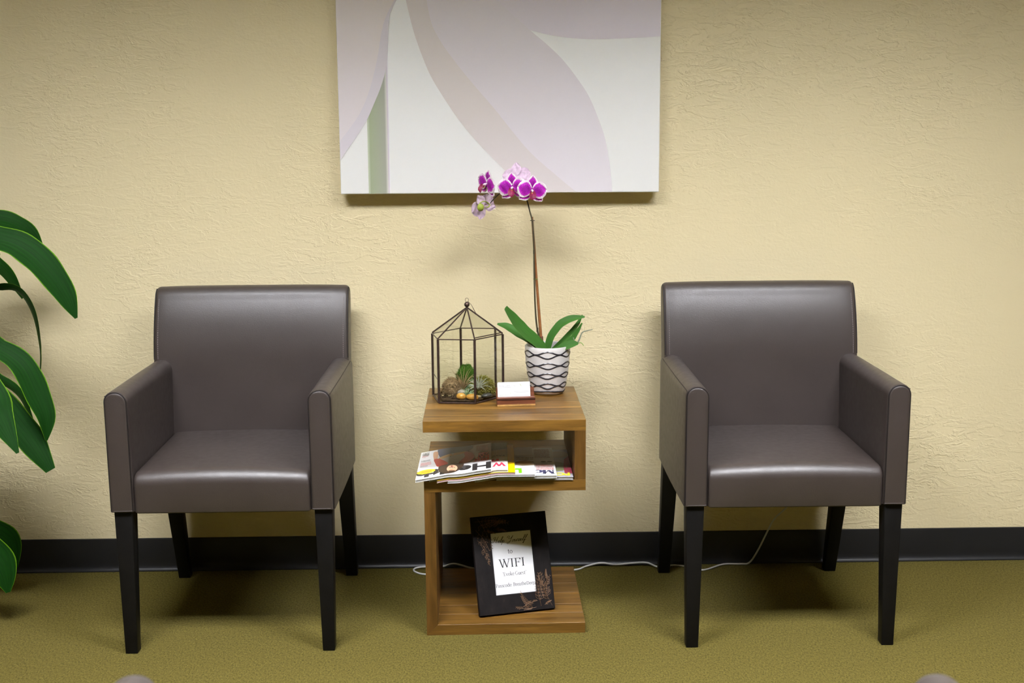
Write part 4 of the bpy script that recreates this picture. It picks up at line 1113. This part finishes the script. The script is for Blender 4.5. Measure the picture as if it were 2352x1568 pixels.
HEADS = {'u': (-1.68, -.39, 1.02), 'm': (-1.64, -.37, .72), 'l': (-1.60, -.42, .32)}
DL = {
'A': ('u', [(-1.38, -.3, 1.075), (-1.326, -.28, 1.092), (-1.283, -.26, 1.078), (-1.252, -.24, 1.045), (-1.226, -.22, .989)], [.02, .028, .030, .028, .024, .003], (.2, -.7, .6), 0),
'B': ('u', [(-1.40, -.415, 1.075), (-1.262, -.416, 1.052), (-1.199, -.412, 1.022), (-1.149, -.408, .968), (-1.110, -.404, .901), (-1.088, -.4, .842)], [.02, .026, .034, .040, .038, .028, .004], (.5, -.75, .45), 0),
'C': ('u', [(-1.381, -.3, 1.012), (-1.341, -.267, .974), (-1.317, -.233, .928), (-1.303, -.2, .869)], [.02, .026, .022, .018, .003], (.6, -.6, .5), 0),
'D': ('m', [(-1.393, -.3, .900), (-1.324, -.293, .912), (-1.275, -.287, .899), (-1.247, -.28, .838), (-1.238, -.273, .753), (-1.241, -.267, .703), (-1.252, -.26, .644)], [.018, .016, .014, .018, .022, .016, .010, .002], (.85, -.35, .3), .9),
'E': ('m', [(-1.349, -.4, .775), (-1.29, -.404, .762), (-1.235, -.408, .720), (-1.203, -.412, .649), (-1.180, -.416, .580), (-1.182, -.42, .520)], [.02, .024, .028, .033, .034, .024, .003], (.6, -.7, .35), 0),
'F': ('m', [(-1.398, -.3, .680), (-1.341, -.288, .655), (-1.302, -.275, .615), (-1.287, -.263, .562), (-1.275, -.25, .51)], [.016, .016, .018, .018, .014, .002], (.8, -.4, .4), .5),
'G': ('m', [(-1.36, -.52, .775), (-1.262, -.567, .690), (-1.232, -.583, .625), (-1.185, -.6, .535)], [.02, .032, .040, .036, .004], (.6, -.75, .3), 0),
'H': ('m', [(-1.400, -.39, .69), (-1.324, -.4, .648), (-1.265, -.407, .573), (-1.221, -.413, .509), (-1.178, -.42, .438)], [.018, .024, .032, .038, .036, .014], (.6, -.7, .3), 0),
'I': ('l', [(-1.458, -.28, .235), (-1.406, -.26, .214), (-1.378, -.24, .172), (-1.374, -.22, .095)], [.02, .032, .036, .032, .004], (.3, -.8, .4), 0),
'J': ('l', [(-1.420, -.43, .265), (-1.352, -.42, .215), (-1.325, -.42, .162), (-1.316, -.42, .100)], [.022, .034, .040, .036, .006], (.5, -.8, .3), 0)}
for k, (hd_, pts, ws, nh, tw) in DL.items():
    leaf('leaf', [HEADS[hd_]]+pts, ws, M_dleaf, dr, nh, DP, .20, .0010, 6, 8, tw)
rnd = random.Random(21)
for hk, (hx, hy, hz) in HEADS.items():
    for i in range(11 if hk != 'l' else 6):
        a = rnd.uniform(.62*PI, 1.72*PI); L = rnd.uniform(.30, .46) if hk != 'l' else rnd.uniform(.2, .28)
        d = Vector((math.cos(a), math.sin(a)*.75, 0))
        if hy+d.y*L > -.06: d.y *= .35
        up = rnd.uniform(.05, .22); p0 = Vector((hx, hy, hz))
        pts = [p0, p0+d*L*.3+Vector((0, 0, up*.8)), p0+d*L*.62+Vector((0, 0, up*.7)), p0+d*L*.88+Vector((0, 0, up*.1)), p0+d*L+Vector((0, 0, -.16+up*.2))]
        leaf('leaf', pts, [.014, .026, .036, .032, .003], M_dleaf, dr, (-d.x*.3, -d.y*.3, 1), DP, .2, .001, 5, 6)
